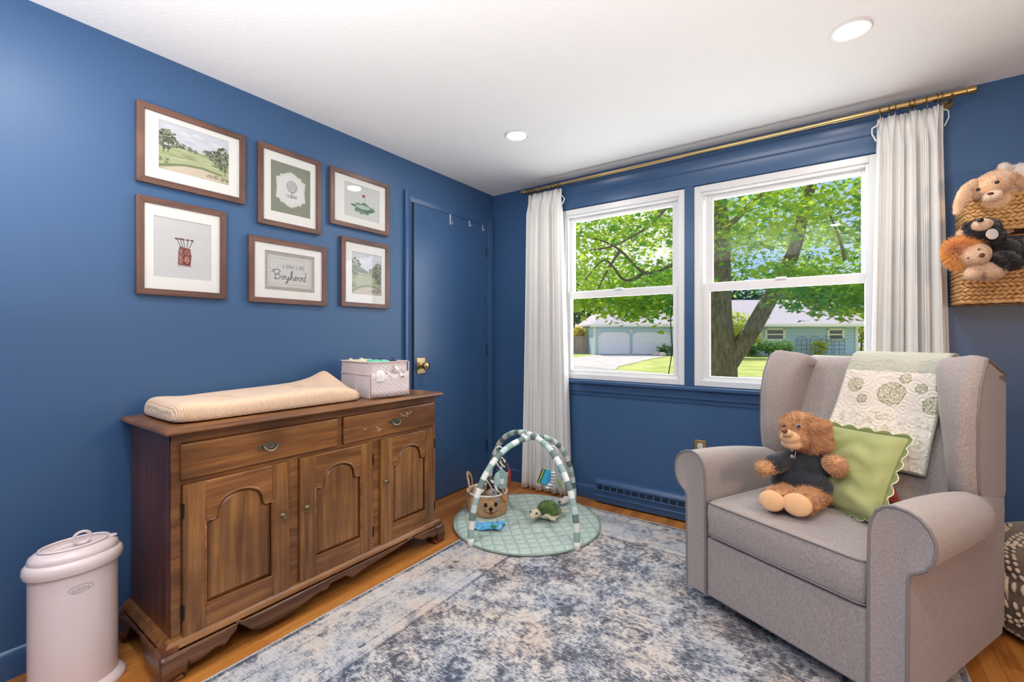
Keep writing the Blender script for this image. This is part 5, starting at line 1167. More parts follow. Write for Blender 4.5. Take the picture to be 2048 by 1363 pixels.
def stripes(name, c1, c2, sc, kind='X', dist=2, rough=.9):
    m, nt, b = nodes(name); L = nt.links.new; w = N(nt, 'ShaderNodeTexWave', Scale=sc, Distortion=dist, Detail=1); w.bands_direction = kind; L(coords(nt), w.inputs['Vector'])
    r = ramp(nt, [(.46, c1), (.54, c2)]); L(w.outputs['Fac'], r.inputs['Fac']); L(r.outputs['Color'], b.inputs['Base Color']); b.inputs['Roughness'].default_value = rough; b.inputs['Sheen Weight'].default_value = .3; return m
S_zeb = stripes('black_white_stripes', (28, 26, 28), (238, 234, 228), 14, 'DIAGONAL', 3); S_grey = stripes('grey_white_stripes', (128, 136, 146), (230, 228, 224), 16, 'Z', 2)
t = thing('zebra_rattle', tuple(at(1004, 925, 2.79)), 'small black and white plush rattle hanging above the sage mitt toy', 'hanging toy')
me_obj(blob([B(1006, 920, 2.79, (.020, .016, .022)), B(998, 928, 2.79, (.018, .014, .016)), B(1008, 930, 2.79, (.014, .012, .014)), B(1000, 938, 2.79, (.022, .012, .012))], .004, 2), 'body', S_zeb, t)
facet(t, [('eye', 1005, 918, 2.772, .005, M_eye)])
t = thing('cloth_book', tuple(at(1090, 952, 2.90)), 'blue and green crinkle cloth book hanging from the right arch of the play gym', 'cloth book')
for i, (c, off) in enumerate((((24, 30, 34), -.018), ((178, 202, 74), -.011), ((58, 120, 84), -.004), ((52, 166, 204), .006))):
    m = MB(); m.box((-.026, -.0025, -.048), (.026, .0025, .048)); o = m.build('page', mat('page_cloth', c, .85), t, bevel=.002); o.matrix_basis = t.matrix_basis.inverted() @ Matrix.Translation(at(1092, 954, 2.90)+RT*off+FW*(-off*.6)) @ Matrix.Rotation(YAW+.2, 4, 'Z') @ Matrix.Rotation(.42, 4, 'Y')
t2 = thing('blue_fabric_toy', tuple(at(1120, 935, 2.94)), 'bright blue patterned fabric toy on the outer side of the right arch', 'hanging toy')
m = MB(); m.box((-.016, -.002, -.060), (.016, .002, .060)); o = m.build('cloth', mat('blue_print', (52, 130, 178), .85, c2=(180, 206, 214), vs=60), t2, bevel=.002); o.matrix_basis = t2.matrix_basis.inverted() @ Matrix.Translation(at(1122, 942, 2.94)) @ Matrix.Rotation(YAW, 4, 'Z') @ Matrix.Rotation(-.42, 4, 'Y')
t = thing('striped_sock_toy', tuple(at(1104, 955, 2.89)), 'grey and white striped plush leg toy hanging beside the cloth book', 'hanging toy')
me_obj(blob([B(1106, 945-0+i*5, 2.87, (.016, .014, .012)) for i in range(5)]+[B(1103-i*4, 968+i*3, 2.87, (.016, .014, .014)) for i in range(3)], .004, 3), 'body', S_grey, t)
m = MB(); m.tube([at(1107, 905, 2.86), at(1107, 925, 2.87), at(1106, 942, 2.87)], .002, 6); m.build('cord', CS[0], t, world=True)
t = thing('green_leaf_toy', tuple(at(1118, 965, 2.86)), 'small green felt leaf hanging beside the striped plush leg', 'hanging toy')
flatoy('leaf', 1119, 966, 2.86, .011, .034, mat('leaf_felt', (130, 160, 96), .9), t, -.3, .004)

# dog-face basket --------------------------------------------------------------
BK = thing('dog_face_basket', (.470, -.68, .024), 'coiled rope basket with a dog face and tan ears on the play mat', 'basket')
M_rope = mat('cotton_rope', (190, 152, 112), .9, c2=(206, 170, 130), vs=60, bump=(180, .6, .003)); M_rope2 = mat('white_rope', (226, 216, 202), .9)
m = MB(); n = 11
for i in range(n):
    z = .006+i*.0118; R_ = .128+.012*math.sin(math.pi*(i+1)/(n+2)); m.tube([(R_*math.cos(t), R_*.95*math.sin(t), z) for t in [2*math.pi*k/64 for k in range(64)]], .0066, 8, closed=True)
m.lathe([(.001, .003), (.128, .003), (.128, .006), (.001, .006)], 40); m.build('coiled_body', M_rope, BK, smooth=180)
m = MB(); m.tube([(.137*math.cos(t), .130*math.sin(t),   .137) for t in [2*math.pi*k/64 for k in range(64)]], .0072, 8, closed=True); m.build('rim', M_rope2, BK, smooth=180)
fa = math.atan2(CAM.y+.68, CAM.x-.47)+.15; al = fa-1.35+3.0
def bpt(a, z, o=0): return Vector(((.140+o)*math.cos(a), (.135+o)*math.sin(a), z))
for s, nm in ((1, 'handle'), (-1, 'handle')):
    ac = fa-math.pi/2*s-.25
    m = MB()
    for k in (0, .013): m.tube([bpt(ac+.62*math.cos(t), .130+(.125-k)*math.sin(t)**.7, 0) for t in np.linspace(0, math.pi, 26)], .0064, 8)
    m.build(nm, M_rope, BK, smooth=180)
M_leather = mat('tan_leather', (226, 158, 98), .5, bump=(60, .2))
for s in (-1, 1):
    m = MB(); ac = fa+s*.52; V = [(0, 0), (.030, .004), (.050, -.010), (.062, -.034), (.050, -.054), (.034, -.042), (.014, -.022)]
    m.prism(V, lambda a, b, d, ac=ac, s=s: bpt(ac+s*a/.12, .134+b*1.05, .010+d), 0, .003); m.build('ear', M_leather, BK)
M_felt = mat('black_felt', (26, 20, 20), .85)
for s in (-1, 1):
    m = MB(); m.ball(bpt(fa+s*.24, .086, .004), (.012, .012, .014), n=14); e = m.build('eye', M_felt, BK)
m = MB(); m.ball(bpt(fa, .060, .004), (.014, .014, .012), n=14); m.build('nose', M_felt, BK)
m = MB()
for s in (-1, 1): m.tube([bpt(fa, .054, .007), bpt(fa+s*.02, .038, .007), bpt(fa+s*.10, .031, .006), bpt(fa+s*.19, .038, .007)], .0018, 6)
for s in (-1, 1):
    for j in range(2): m.tube([bpt(fa+s*.2, .052-.008*j, .007), bpt(fa+s*.32, .058-.014*j, .007)], .0010, 5)
m.build('stitched_mouth', M_felt, BK)
m = MB(); m.ball(bpt(fa+.03, .026, .004), (.008, .008, .009), n=12); m.build('tongue', mat('red_felt', (176, 48, 56), .8), BK)
# toys in the basket
t = thing('zebra_plush', (.49, -.68, .10), 'black and white striped plush zebra sitting in the dog face basket', 'plush toy')
zb = me_obj(fur(blob([B(990, 985, 3.02, (.045, .04, .05)), B(988, 968, 3.02, (.032, .03, .034)), B(994, 978, 2.98, (.022, .02, .018)), B(976, 962, 3.03, (.012, .008, .02))], .005, 3), 2500, .006, .001, seed=31), 'body', S_zeb, t)
facet(t, [('eye', 987, 967, 2.99, .006, M_eye)])
t = thing('sloth_plush', (.51, -.70, .10), 'grey plush head with pale muzzle peeking over the basket rim', 'plush toy')
sb = me_obj(fur(blob([B(984, 985, 2.955, (.034, .028, .026)), B(990, 998, 2.96, (.04, .03, .03))], .005, 3), 1800, .006, .001, seed=32), 'head', plush('grey_plush', (150, 136, 130), (186, 172, 166)), t)
facet(sb, [('nose', 987, 984, 2.925, .006, M_eye)])
t = thing('striped_blanket_roll', (.42, -.68, .10), 'rolled striped cloth at the left inside the dog face basket', 'cloth')
m = MB(); m.tube([at(948, 990, 3.08), at(955, 975, 3.08), at(966, 985, 3.06)], [.02, .026, .02], 14); m.build('roll', stripes('peach_stripes', (214, 178, 160), (236, 226, 214), 10, 'X', 1), t, world=True)
t = thing('navy_cloth', (.47, -.66, .12), 'dark navy cloth sticking up at the back of the dog face basket', 'cloth')
m = MB(); m.grid(lambda u, v: Vector(at(974+22*u, 962+24*(1-v), 3.10))+FW*(.008*math.sin(u*9)), 12, 8); m.build('fold', mat('navy_cotton', (34, 38, 54), .9), t, world=True, solid=.004, smooth=180)
t = thing('orange_strap', (.62, -.60, .1), 'orange and red fabric straps hanging beside the basket', 'strap')
m = MB(); m.tube([at(1011, 930, 2.88), at(1015, 927, 2.88), at(1017, 935, 2.88), at(1017, 965, 2.88), at(1016, 1000, 2.87)], .0042, 8, flat=.4); m.build('strap', mat('orange_web', (206, 104, 56), .8), t, world=True, smooth=180)
m = MB(); m.tube([at(1019, 938, 2.90), at(1020, 950, 2.90), at(1019, 975, 2.90)], .005, 8, flat=.4); m.build('strap', mat('red_web', (176, 48, 40), .8), t, world=True, smooth=180)
# plush turtle ------------------------------------------------------------------
t = thing('plush_turtle', (.86, -.60, .03), 'plush turtle with a mossy green shell and cream head on the play mat', 'plush toy')
P_tur = plush('turtle_shell_plush', (70, 98, 40), (104, 132, 60)); P_crm = plush('cream_plush', (206, 198, 170), (224, 216, 192))
me_obj(fur(blob([B(1096, 1014, 2.910, (.066, .058, .040)), B(1100, 1020, 2.910, (.075, .062, .022))], .0045, 3), 6000, .007, .001, seed=41, clump=150), 'shell', P_tur, t)
me_obj(fur(blob([B(1097, 1029, 2.900, (.072, .058, .014)), B(1075, 1027, 2.850, (.024, .022, .020))], .0045, 3), 1500, .004, .001, seed=42), 'body', P_crm, t)
th = me_obj(fur(blob([B(1070, 1026, 2.830, (.034, .030, .028)), B(1065, 1030, 2.820, (.026, .024, .019))], .0045, 3), 2000, .004, .001, seed=43), 'head', P_crm, t)
facet(th, [('eye', 1073, 1026, 2.800, .007, M_eye), ('eye', 1061, 1023, 2.815, .006, M_eye)])
for pts_, sd_ in (((1092, 1030, 2.830), 44), ((1098, 1036, 2.810), 45)): pass
for k, bl in enumerate(([B(1094, 1031, 2.840, (.022, .016, .010)), B(1104, 1036, 2.815, (.028, .018, .008), (0, .35, YAW))], [B(1118, 1022, 2.950, (.018, .014, .009)), B(1128, 1022, 2.970, (.028, .016, .007))], [B(1078, 1014, 2.950, (.02, .014, .008))])):
    me_obj(fur(blob(bl, .004, 2), 900, .004, .001, seed=46+k), 'flipper', P_crm, t)
# blue crinkle cloth
M_blue = mat('sky_blue_satin', (74, 158, 214), .6, c2=(120, 196, 226), vs=26)
m = MB(); m.grid(lambda u, v: (lambda p: (p[0], p[1], .030+.010*math.sin(u*17+v*5)*math.sin(v*13)+.006*math.sin(v*29+u*11)+.006))(((.600+.14*u-.03*v, -1.00+.10*v+.11*u))), 30, 24)
o = m.build('crinkle_cloth', M_blue, smooth=180, solid=.003); tag(o, 'crumpled sky blue crinkle cloth on the play mat near the left arch foot', 'cloth')
m = MB(); m.ball((.695, -.905, .047), (.016, .012, .006), n=10); m.ball((.71, -.90, .047), (.010, .008, .006), n=10); m.build('green_applique', mat('green_felt', (70, 140, 74), .8), o)
t = thing('plush_seal', tuple(at(1127, 1004, 3.130)), 'small white and dark plush toy on the mat behind the turtle', 'plush toy')
me_obj(fur(blob([B(1124, 1002, 3.140, (.030, .024, .020)), B(1132, 998, 3.160, (.024, .02, .024))], .0045, 2), 1200, .005, .001, seed=50), 'body', P_wht, t)
facet(t, [('nose', 1119, 1003, 3.110, .010, mat('slate_felt', (88, 92, 100), .9))])

# ---------------------------------------------------------------- outdoors: street frame ab(right, ahead)
GZ = -.5
def S(a, b, z): p = ab(a, b); return (p.x, p.y, z)
TS = Matrix(((RT.x, FW.x, 0, CAM.x), (RT.y, FW.y, 0, CAM.y), (0, 0, 1, 0), (0, 0, 0, 1)))   # local street frame -> world
def sbuild(m, name, mt, parent=None, **kw):
    o = m.build(name, mt, parent, **kw)
    if parent is None: o.matrix_basis = TS.copy()
    return o
def sthing(name, a, b, label, cat, group=None):
    e = bpy.data.objects.new(name, None); COL.objects.link(e); e.matrix_basis = TS @ Matrix.Translation((a, b, GZ)); return tag(e, label, cat, group)
def spart(m, name, mt, t, **kw):
    o = m.build(name, mt, t, **kw); o.matrix_parent_inverse = (TS.inverted() @ t.matrix_basis).inverted(); return o
M_grass = mat('lawn', (146, 158, 70), .95, c2=(188, 190, 112), vs=.9, bump=(9, .6, .05), detail=8)
M_conc = mat('pale_concrete', (176, 170, 168), .9, c2=(190, 184, 180), vs=1.5)
m = MB(); m.box((-40, 2.5, -.6), (60, 120, -.5)); gr = sbuild(m, 'ground', M_grass, smooth=0); gr['kind'] = 'structure'
m = MB(); RPOLY = [(-40, 70), (-6, 36), (3.66, 26.9), (5.6, 22.7), (7.2, 20.6), (9, 19.2), (20, 17.8), (60, 17), (60, 9), (8, 10.5), (-2, 14), (-14, 26), (-40, 55)]; m.prism(RPOLY, lambda a, b, d: (a, b, d), -.52, -.488); q = sbuild(m, 'road', mat('pale_asphalt', (170, 168, 168), .95), smooth=0); q['kind'] = 'structure'  # road in one even pale grey
m = MB(); m.add([(a, b, -.484) for a, b in ((5.3, 22.9), (6.1, 25.5), (11.4, 35.6), (13.2, 38.3), (15.1, 42), (7.9, 42), (4.8, 35.6), (3.0, 30), (2.6, 28))], [tuple(range(9))]); q = sbuild(m, 'driveway', M_conc, smooth=0, solid=.02); q['kind'] = 'structure'
# neighbour's house
M_side = None
def siding():
    m, nt, b = nodes('sage_siding'); L = nt.links.new
    w = N(nt, 'ShaderNodeTexWave', Scale=.95, wave_profile='SAW'); w.bands_direction = 'Z'; L(coords(nt), w.inputs['Vector'])
    r = ramp(nt, [(0, (124, 146, 170)), (.10, (176, 202, 228)), (1, (186, 208, 232))]); L(w.outputs['Fac'], r.inputs['Fac']); L(r.outputs['Color'], b.inputs['Base Color']); b.inputs['Roughness'].default_value = .8; return m
M_side = siding(); M_roof = mat('pale_shingles', (176, 164, 172), .95, c2=(198, 188, 194), vs=7, vscale=(1, 1, 4)); M_ow = mat('outdoor_white', (236, 232, 226), .7)
HS = sthing('neighbour_house', 20, 44, 'sage green single storey house with two white garage doors across the street', 'house')
EZ = 2.2
m = MB(); m.box((7.75, 42, -.5), (15.3, 50, EZ)); m.box((15.3, 42.6, -.5), (33.0, 52, EZ)); spart(m, 'siding_wall', M_side, HS, smooth=0)
m = MB(); e0, e1, f0, f1 = 7.45, 33.5, 41.3, 52.6; R = [(e0, f0, EZ+.04), (e1, f0, EZ+.04), (e1, f1, EZ+.04), (e0, f1, EZ+.04), (e0+3.2, 47, EZ+2.9), (e1-.2, 47, EZ+2.9), (e0, f0, EZ+.2), (e1, f0, EZ+.2), (e1, f1, EZ+.2), (e0, f1, EZ+.2)]
m.add(R, [(0, 3, 2, 1), (6, 7, 5, 4), (8, 9, 4, 5), (9, 6, 4), (7, 8, 5), (0, 1, 7, 6), (1, 2, 8, 7), (2, 3, 9, 8), (3, 0, 6, 9)]); spart(m, 'roof', M_roof, HS, smooth=0)
m = MB(); m.box((e0-.05, f0-.06, EZ-.02), (e1+.05, f0+.05, EZ+.22)); m.box((e0, f0, EZ-.03), (e1, 42.6, EZ+.03)); spart(m, 'fascia', M_ow, HS, smooth=0)
m = MB(); m.box((7.7, 41.95, -.5), (7.85, 42.0, EZ)); m.box((15.2, 41.93, -.5), (15.45, 42.0, EZ)); m.box((32.8, 42.5, -.5), (33.05, 42.6, EZ)); spart(m, 'corner_board', M_ow, HS, smooth=0)
M_gd = mat('garage_door_white', (226, 226, 240), .6)
for (a0, a1) in ((8.22, 10.98), (11.42, 14.75)):
    m = MB(); o_ = [(a0, -.42), (a1, -.42), (a1, 1.30), (a1-.36, 1.62), (a0+.36, 1.62), (a0, 1.30)]; m.prism(o_, lambda a, b, d: (a, d, b), 41.90, 41.99); g = spart(m, 'garage_door', M_gd, HS, smooth=0)
    m = MB()
    for i in range(1, 4): m.box((a0+.05, 41.885, -.42+i*.50), (a1-.05, 41.90, -.405+i*.50))
    w_ = (a1-a0)/4
    for i in range(4):
        for j in range(4): m.box((a0+i*w_+.12, 41.88, -.34+j*.5), (a0+(i+1)*w_-.12, 41.90, -.02+j*.5))
    o = m.build('raised_panels', M_gd, g, smooth=0)
    m = MB(); c_ = [(a-(a0+a1)/2, b-.6) for a, b in o_]
    out = [((a0+a1)/2+a*1.045, .6+b*1.05) for a, b in c_]
    for i in range(6):
        if i == 0: continue
        j = (i+1) % 6; m.prism([o_[i], out[i], out[j], o_[j]], lambda a, b, d: (a, d, b), 41.84, 41.99)
    o = m.build('door_surround', M_ow, g, smooth=0)
m = MB(); m.box((11.05, 41.8, 1.72), (11.32, 42, 1.86)); spart(m, 'porch_light', M_ow, HS, smooth=0)
M_wg = mat('dark_window', (92, 98, 104), .2)
for (a0, a1, z0, z1) in ((24.15, 26.1, .85, 2.05), (30.1, 31.75, .85, 2.02), (15.55, 16.6, -.3, 1.9)):
    m = MB()
    for q in (((a0, 42.5, z0), (a0+.22, 42.62, z1)), ((a1-.22, 42.5, z0), (a1, 42.62, z1)), ((a0, 42.5, z0), (a1, 42.62, z0+.16)), ((a0, 42.5, z1-.18), (a1, 42.62, z1)), ((a0, 42.52, (z0+z1)/2-.06), (a1, 42.62, (z0+z1)/2+.06))): m.box(*q)
    w = spart(m, 'window', M_ow, HS, smooth=0)
    m = MB(); m.box((a0+.1, 42.55, z0+.1), (a1-.1, 42.6, z1-.1)); m.build('pane', M_wg, w, smooth=0)
for i, a in enumerate((27.0, 28.3, 29.4, 30.6)):
    m = MB(); w_ = 1.0
    for k in range(3): m.tube([(a+k*.5, 42.3, -.45), (a+k*.5, 42.3, .9)], .02, 6)
    for z in (0, .45, .9): m.tube([(a, 42.3, z), (a+1.0, 42.3, z)], .02, 6)
    m.tube([(a+.5+.5*math.cos(t), 42.3, .9+.35*math.sin(t)) for t in np.linspace(0, math.pi, 10)], .02, 6)
    o = sbuild(m, 'garden_trellis', mat('trellis_metal', (84, 104, 112), .7), smooth=60); tag(o, ['first', 'second', 'third', 'fourth'][i]+' arched wire trellis from the left against the green house wall', 'trellis', 'wire trellises against the house wall')
# fence
m = MB(); a = 2.0
FN = sthing('wooden_fence', 5, 46, 'weathered grey board fence to the left of the garage', 'fence'); rs = random.Random(1)
while a < 7.7: m.box((a, 45, -.5), (a+.20, 45.04, 1.30+rs.uniform(-.03, .03))); a += .215
spart(m, 'fence_boards', mat('weathered_wood', (140, 122, 118), .9, c2=(168, 150, 144), vs=3, vscale=(6, 6, .6)), FN, smooth=0)
m = MB(); 
for z in (0, .9): m.box((2, 45.04, z), (7.75, 45.1, z+.1))
spart(m, 'fence_rail', mat('rail_wood', (120, 104, 98), .9), FN, smooth=0)

# leaves ------------------------------------------------------------------------
def leaf_mat(name, c1, c2, tr, k=.5):
    m = bpy.data.materials.new(name); m.use_nodes = True; nt = m.node_tree; b = nt.nodes['Principled BSDF']; L = nt.links.new
    n = N(nt, 'ShaderNodeTexNoise', Scale=1.6, Detail=4); L(coords(nt), n.inputs['Vector']); r = ramp(nt, [(.36, c1), (.62, c2)]); L(n.outputs['Fac'], r.inputs['Fac'])
    L(r.outputs['Color'], b.inputs['Base Color']); b.inputs['Roughness'].default_value = .5; b.inputs['Specular IOR Level'].default_value = .25
    t = N(nt, 'ShaderNodeBsdfTranslucent', Color=(*lin(tr), 1)); mx = N(nt, 'ShaderNodeMixShader'); mx.inputs[0].default_value = k
    L(b.outputs[0], mx.inputs[1]); L(t.outputs[0], mx.inputs[2]); L(mx.outputs[0], nt.nodes['Material Output'].inputs[0]); return m
MAPLE = np.array([(0, 0, 0), (.16, .04, 0), (.42, -.02, .02), (.34, .16, .0), (.56, .36, .03), (.30, .36, 0), (.24, .50, 0), (0, .88, .02), (-.24, .50, 0), (-.30, .36, 0), (-.56, .36, .03), (-.34, .16, 0), (-.42, -.02, .02), (-.16, .04, 0)])
SIMPLE = np.array([(0, 0, 0), (.3, .3, .05), (.22, .75, .02), (0, 1, 0), (-.22, .75, .02), (-.3, .3, .05)])
def leaves(P, size, shape, seed, flat=.5, name='foliage'):
    rs = np.random.RandomState(seed); n = len(P); k = len(shape)
    yaw = rs.rand(n)*2*np.pi; nrm = rs.randn(n, 3)*flat+np.array([0, 0, 1.]); nrm /= np.linalg.norm(nrm, axis=1, keepdims=True)
    d = np.stack([np.cos(yaw), np.sin(yaw), -.35*np.ones(n)], 1); d -= nrm*(d*nrm).sum(1, keepdims=True); d /= np.linalg.norm(d, axis=1, keepdims=True); s = np.cross(d, nrm)
    sz = size*(.6+.8*rs.rand(n)); V = P[:, None, :]+sz[:, None, None]*(s[:, None, :]*shape[None, :, 0, None]+d[:, None, :]*shape[None, :, 1, None]+nrm[:, None, :]*shape[None, :, 2, None])
    me = bpy.data.meshes.new(name); me.vertices.add(n*k); me.vertices.foreach_set('co', V.reshape(-1)); me.loops.add(n*k); me.loops.foreach_set('vertex_index', np.arange(n*k)); me.polygons.add(n)
    me.polygons.foreach_set('loop_start', np.arange(n)*k); me.polygons.foreach_set('loop_total', np.full(n, k)); me.update(calc_edges=True); return me
def crown_points(blobs, n, seed, shell=.55, ncl=60, cr=.5):
    rs = np.random.RandomState(seed); w = np.array([b[1][0]*b[1][1] for b in blobs]); w = w/w.sum(); out = []
    cl = []
    for _ in range(ncl):
        b = blobs[rs.choice(len(blobs), p=w)]; d = rs.randn(3); d /= np.linalg.norm(d); r = shell+(1-shell)*rs.rand(); cl.append(np.array(b[0])+d*r*np.array(b[1]))
    cl = np.array(cl); i = rs.choice(len(cl), n); return cl[i]+rs.randn(n, 3)*np.array([cr, cr, cr*.45])
def hang(t, me, name, mt):
    me.materials.append(mt); o = bpy.data.objects.new(name, me); COL.objects.link(o); o.parent = t; o.matrix_parent_inverse = (TS.inverted() @ t.matrix_basis).inverted(); return o

# the maple in the front garden
TR = sthing('maple_tree', 5.15, 11, 'large maple tree with a forked trunk standing just outside the windows', 'tree')
M_bark = mat('maple_bark', (116, 100, 88), .95, c2=(166, 150, 134), vs=9, vscale=(2, 2, .5), bump=(14, 1, .04), detail=8)
def L3(px, py, D): p = at(px, py, D); return ((px-CXP)/FPX*D, D, p.z)
m = MB()
def limb(pts, r0, r1, n=14):
    P_ = [Vector(L3(*p)) for p in pts]; Q = []
    for i in range(len(P_)-1):
        p0, p1, p2, p3 = P_[max(i-1, 0)], P_[i], P_[i+1], P_[min(i+2, len(P_)-1)]
        for j in range(6):
            t = j/6; Q.append(.5*((2*p1)+(p2-p0)*t+(2*p0-5*p1+4*p2-p3)*t*t+(3*p1-p0-3*p2+p3)*t**3))
    Q.append(P_[-1]); k = len(Q); m.tube(Q, [r0+(r1-r0)*i/(k-1) for i in range(k)], n)
limb([(1447, 815, 11), (1447, 760, 11), (1446, 700, 11), (1440, 640, 11), (1439, 560, 11), (1440, 470, 11.1), (1432, 390, 11.3), (1425, 320, 11.5)], .345, .19)
limb([(1448, 740, 10.98), (1472, 704, 10.9), (1500, 665, 10.8), (1532, 610, 10.6), (1560, 560, 10.5), (1588, 500, 10.4), (1606, 430, 10.3), (1625, 360, 10.3)], .24, .10)
limb([(1435, 600, 11), (1400, 606, 10.6), (1345, 604, 10.0), (1290, 602, 9.6), (1230, 602, 9.2), (1185, 592, 9.0), (1120, 585, 8.8)], .10, .05)
limb([(1440, 470, 11.1), (1470, 440, 10.8), (1510, 400, 10.5), (1560, 370, 10.2)], .08, .04)
for b_l in ([(1345, 530, 9.5), (1290, 545, 9.2), (1240, 500, 9), (1200, 480, 8.8), (1150, 470, 8.6)], [(1345, 400, 9), (1300, 450, 8.8), (1230, 490, 8.6), (1180, 500, 8.5)], [(1290, 545, 9.2), (1250, 560, 9.1), (1210, 520, 9), (1170, 560, 8.9)], [(1690, 520, 9), (1680, 480, 9), (1660, 430, 9.2), (1640, 380, 9.6)], [(1240, 500, 9), (1215, 540, 9), (1190, 590, 9)], [(1425, 440, 11), (1415, 400, 10.8), (1450, 370, 10.4)]): limb(b_l, .035, .012, 8)
spart(m, 'trunk_and_limbs', M_bark, TR, smooth=180)
rs = np.random.RandomState(5)
def vol(n, seed, ncl):
    "leaf sprays filling the crown: a wide dome with hanging skirts"
    r_ = np.random.RandomState(seed); C_ = []
    while len(C_) < ncl:
        a = r_.uniform(-4.5, 15); b = r_.uniform(6.0, 17.5); z = r_.uniform(1.7, 8.5)
        q = ((a-5.2)/9.2)**2+((b-11.2)/5.6)**2+((z-4.6)/4.2)**2
        if q > 1: continue
        zmin = 1.40+.095*b+.22*math.sin(a*1.1+1)+.15*math.sin(b*1.3)
        if b < 8.5: zmin = max(zmin, 2.2+.9*(8.5-b)*.5)
        if z < zmin: continue
        px = 1024+890*a/b; py = 673.2-890*(z-1.213)/b   # keep the trunk fork open to view
        if (a-5.5)**2 < 1.6**2 and b < 11.5 and z < 3.4: continue
        C_.append((a, b, z))
    C_ = np.array(C_); i = r_.choice(len(C_), n); return C_[i]+r_.randn(n, 3)*np.array([.42, .42, .17])
def spray(cs, n, seed, s=(.32, .32, .13)):
    r_ = np.random.RandomState(seed); C_ = np.array([L3(*c) for c in cs]); i = r_.choice(len(C_), n); return C_[i]+r_.randn(n, 3)*np.array(s)
skirt = spray([(1240, 585, 8.5), (1265, 600, 8.4), (1290, 610, 8.3), (1310, 600, 8.5), (1275, 622, 8.4), (1245, 612, 8.5), (1330, 590, 8.7), (1165, 610, 9.5), (1180, 590, 9.5), (1150, 600, 9.4), (1345, 612, 8.6),
               (1600, 570, 9), (1625, 585, 8.8), (1650, 590, 8.8), (1680, 600, 8.6), (1700, 590, 8.7), (1665, 615, 8.6), (1720, 600, 8.8), (1740, 590, 8.8), (1610, 600, 8.8), (1690, 575, 9), (1640, 565, 9), (1725, 575, 9), (1585, 555, 9), (1560, 540, 9.3), (1710, 612, 8.7)], 3600, 3)
P1 = vol(60000, 1, 800)
P_all = np.concatenate([P1, skirt])
LM = [leaf_mat('maple_leaves_lit', (132, 172, 40), (184, 210, 74), (214, 236, 84), .55), leaf_mat('maple_leaves_skylit', (66, 136, 66), (112, 172, 92), (156, 206, 84), .45)]  # lit and sky-reflecting greens painted into two leaf colours
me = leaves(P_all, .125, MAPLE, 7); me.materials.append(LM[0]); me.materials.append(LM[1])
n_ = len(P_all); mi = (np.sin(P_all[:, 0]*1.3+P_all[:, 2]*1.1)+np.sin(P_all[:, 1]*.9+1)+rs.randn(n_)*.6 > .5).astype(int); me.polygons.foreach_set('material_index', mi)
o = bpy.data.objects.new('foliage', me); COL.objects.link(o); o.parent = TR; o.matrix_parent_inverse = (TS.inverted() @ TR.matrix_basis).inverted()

def tree(name, a, b, h, blobs, n, sz, label, cat, mt, group=None, seed=1, trunk=.2, shape=SIMPLE, ncl=60, cr=.5, shell=.5):
    t = sthing(name, a, b, label, cat, group)
    m = MB(); m.tube([(a, b, -.5), (a+.05, b, -.5+h*.4), (a, b, -.5+h*.8)], [trunk, trunk*.7, trunk*.3], 8); spart(m, 'trunk', M_bark, t, smooth=180)
    hang(t, leaves(crown_points([((a+c[0], b+c[1], -.5+c[2]), r) for c, r in blobs], n, seed, shell, ncl, cr), sz, shape, seed), 'foliage', mt); return t
G1 = leaf_mat('green_leaves', (60, 100, 40), (104, 146, 62), (130, 170, 70), .4); G2 = leaf_mat('dark_green_leaves', (34, 70, 40), (62, 100, 56), (80, 130, 60), .3); G3 = leaf_mat('yellow_green_leaves', (150, 172, 50), (196, 200, 80), (210, 220, 90), .5); G4 = leaf_mat('golden_leaves', (196, 176, 40), (226, 206, 70), (230, 220, 90), .5)
tree('ornamental_tree', 17.0, 36, 3.8, [((0, 0, 2.6), (1.9, 1.6, 1.5)), ((1.6, 0, 1.9), (1.2, 1.2, 1.0)), ((-.6, 0, 3.2), (1.0, 1.0, 1.1))], 3600, .26, 'small light green ornamental tree in front of the green house', 'tree', G3, seed=3, trunk=.08, cr=.35)
tree('round_shrub', 20.9, 39, 1.8, [((0, 0, .9), (1.05, .9, .95))], 1800, .17, 'taller of two rounded green shrubs below the house wall', 'shrub', G1, 'clipped shrubs by the house', 4, .05, cr=.2, ncl=90)
tree('round_shrub', 23.2, 39, 1.4, [((0, 0, .7), (1.45, 1.0, .72))], 2000, .17, 'broader lower rounded green shrub to the right of the taller one', 'shrub', G1, 'clipped shrubs by the house', 5, .05, cr=.2, ncl=90)
tree('rose_bush', 28.3, 41, 1.6, [((0, 0, .7), (.7, .5, .8))], 700, .18, 'leafy rose bush at the foot of the trellises', 'shrub', G3, None, 6, .04, cr=.2)
tree('golden_shrub', 6.85, 45.9, 2.9, [((0, 0, 2.1), (.40, .3, .85))], 1100, .26, 'bright golden yellow shrub behind the fence at the left corner of the garage', 'shrub', G4, None, 7, .05, cr=.25)
tree('low_shrub', 14.0, 40.5, 1.1, [((0, 0, .5), (.65, .5, .55))], 500, .18, 'small green shrub beside the rocks right of the garage doors', 'shrub', G1, None, 8, .03, cr=.15)
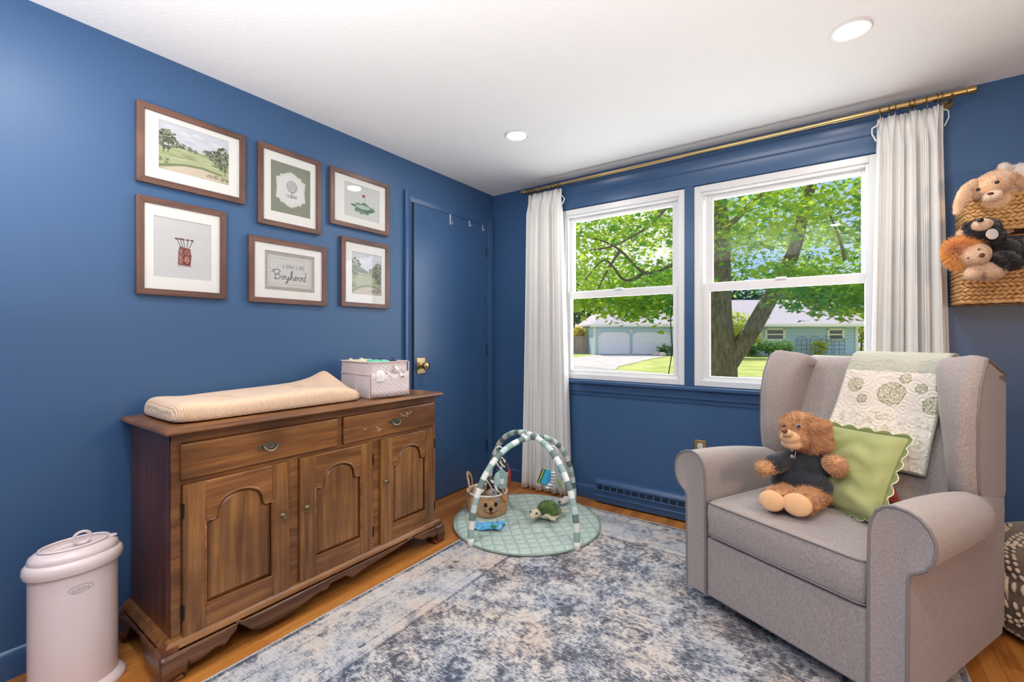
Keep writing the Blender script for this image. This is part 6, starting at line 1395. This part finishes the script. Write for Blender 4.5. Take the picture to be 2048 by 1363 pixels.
for i, (a, b) in enumerate(((12.8, 39.6), (13.3, 39.3), (14.6, 39.4))):
    m = MB(); m.ball((a, b, -.36), (.34, .25, .22), n=10); o = sbuild(m, 'garden_rock', mat('pale_rock', (190, 180, 172), .9, bump=(8, .8, .1)), smooth=60); tag(o, ('leftmost', 'middle', 'rightmost')[i]+' of three pale garden rocks in front of the low shrub', 'rock', 'rocks by the driveway')
BG = [(2.5, 58, 13, G2), (8.5, 62, 15, G1), (15, 60, 12, G2), (22, 66, 15, G1), (30, 62, 14, G2), (37, 58, 13, G1), (43, 64, 15, G2), (50, 56, 12, G1)]
WH = ['behind the wooden fence', 'above the left end of the garage roof', 'behind the garage roof', 'behind the middle of the house', 'behind the forked maple limb', 'above the right end of the house', 'beyond the right corner of the house', 'furthest right beyond the street']
for i, (a, b, h, mt) in enumerate(BG):
    tree('background_tree', a, b, h, [((0, 0, h*.55), (4.4, 3.5, h*.36)), ((2, 0, h*.35), (3.2, 3, h*.25)), ((-2, 0, h*.38), (3.2, 3, h*.25))], 2600, .62, 'tall leafy tree '+WH[i], 'tree', mt, 'trees beyond the houses', 20+i, .3, ncl=80, cr=.8, shell=.3)
tree('side_tree', 34.9, 44.5, 4.5, [((0, 0, 2.4), (1.3, 1.2, 2.0))], 1500, .26, 'light green tree beside the right corner of the house', 'tree', G3, None, 40, .1, cr=.35)
m = MB(); m.tube([L3(1347, 590, 7.5), L3(1341, 640, 7.5), L3(1345, 700, 7.5), L3(1337, 748, 7.5), L3(1330, 770, 7.5)], .008, 6); o = sbuild(m, 'hanging_cable', M_dark, smooth=60); tag(o, 'thin dark cable hanging from the maple branch outside the left window', 'cable')
# unseen eave added to our house to keep the sun off the windows
m = MB(); m.box((-6, .14, 2.62), (12, .85, 2.80)); m.box((-6, .83, 2.60), (12, .87, 2.82)); struct(m.build('added_eave', M_ow, smooth=0))
m = MB(); m.box((-6, .14, -.6), (-.12, .2, 2.7)); m.box((RX+.12, .14, -.6), (12, .2, 2.7)); m.box((-.12, .141, -.6), (RX+.12, .16, .80)); struct(m.build('wall_front', M_ow, smooth=0))
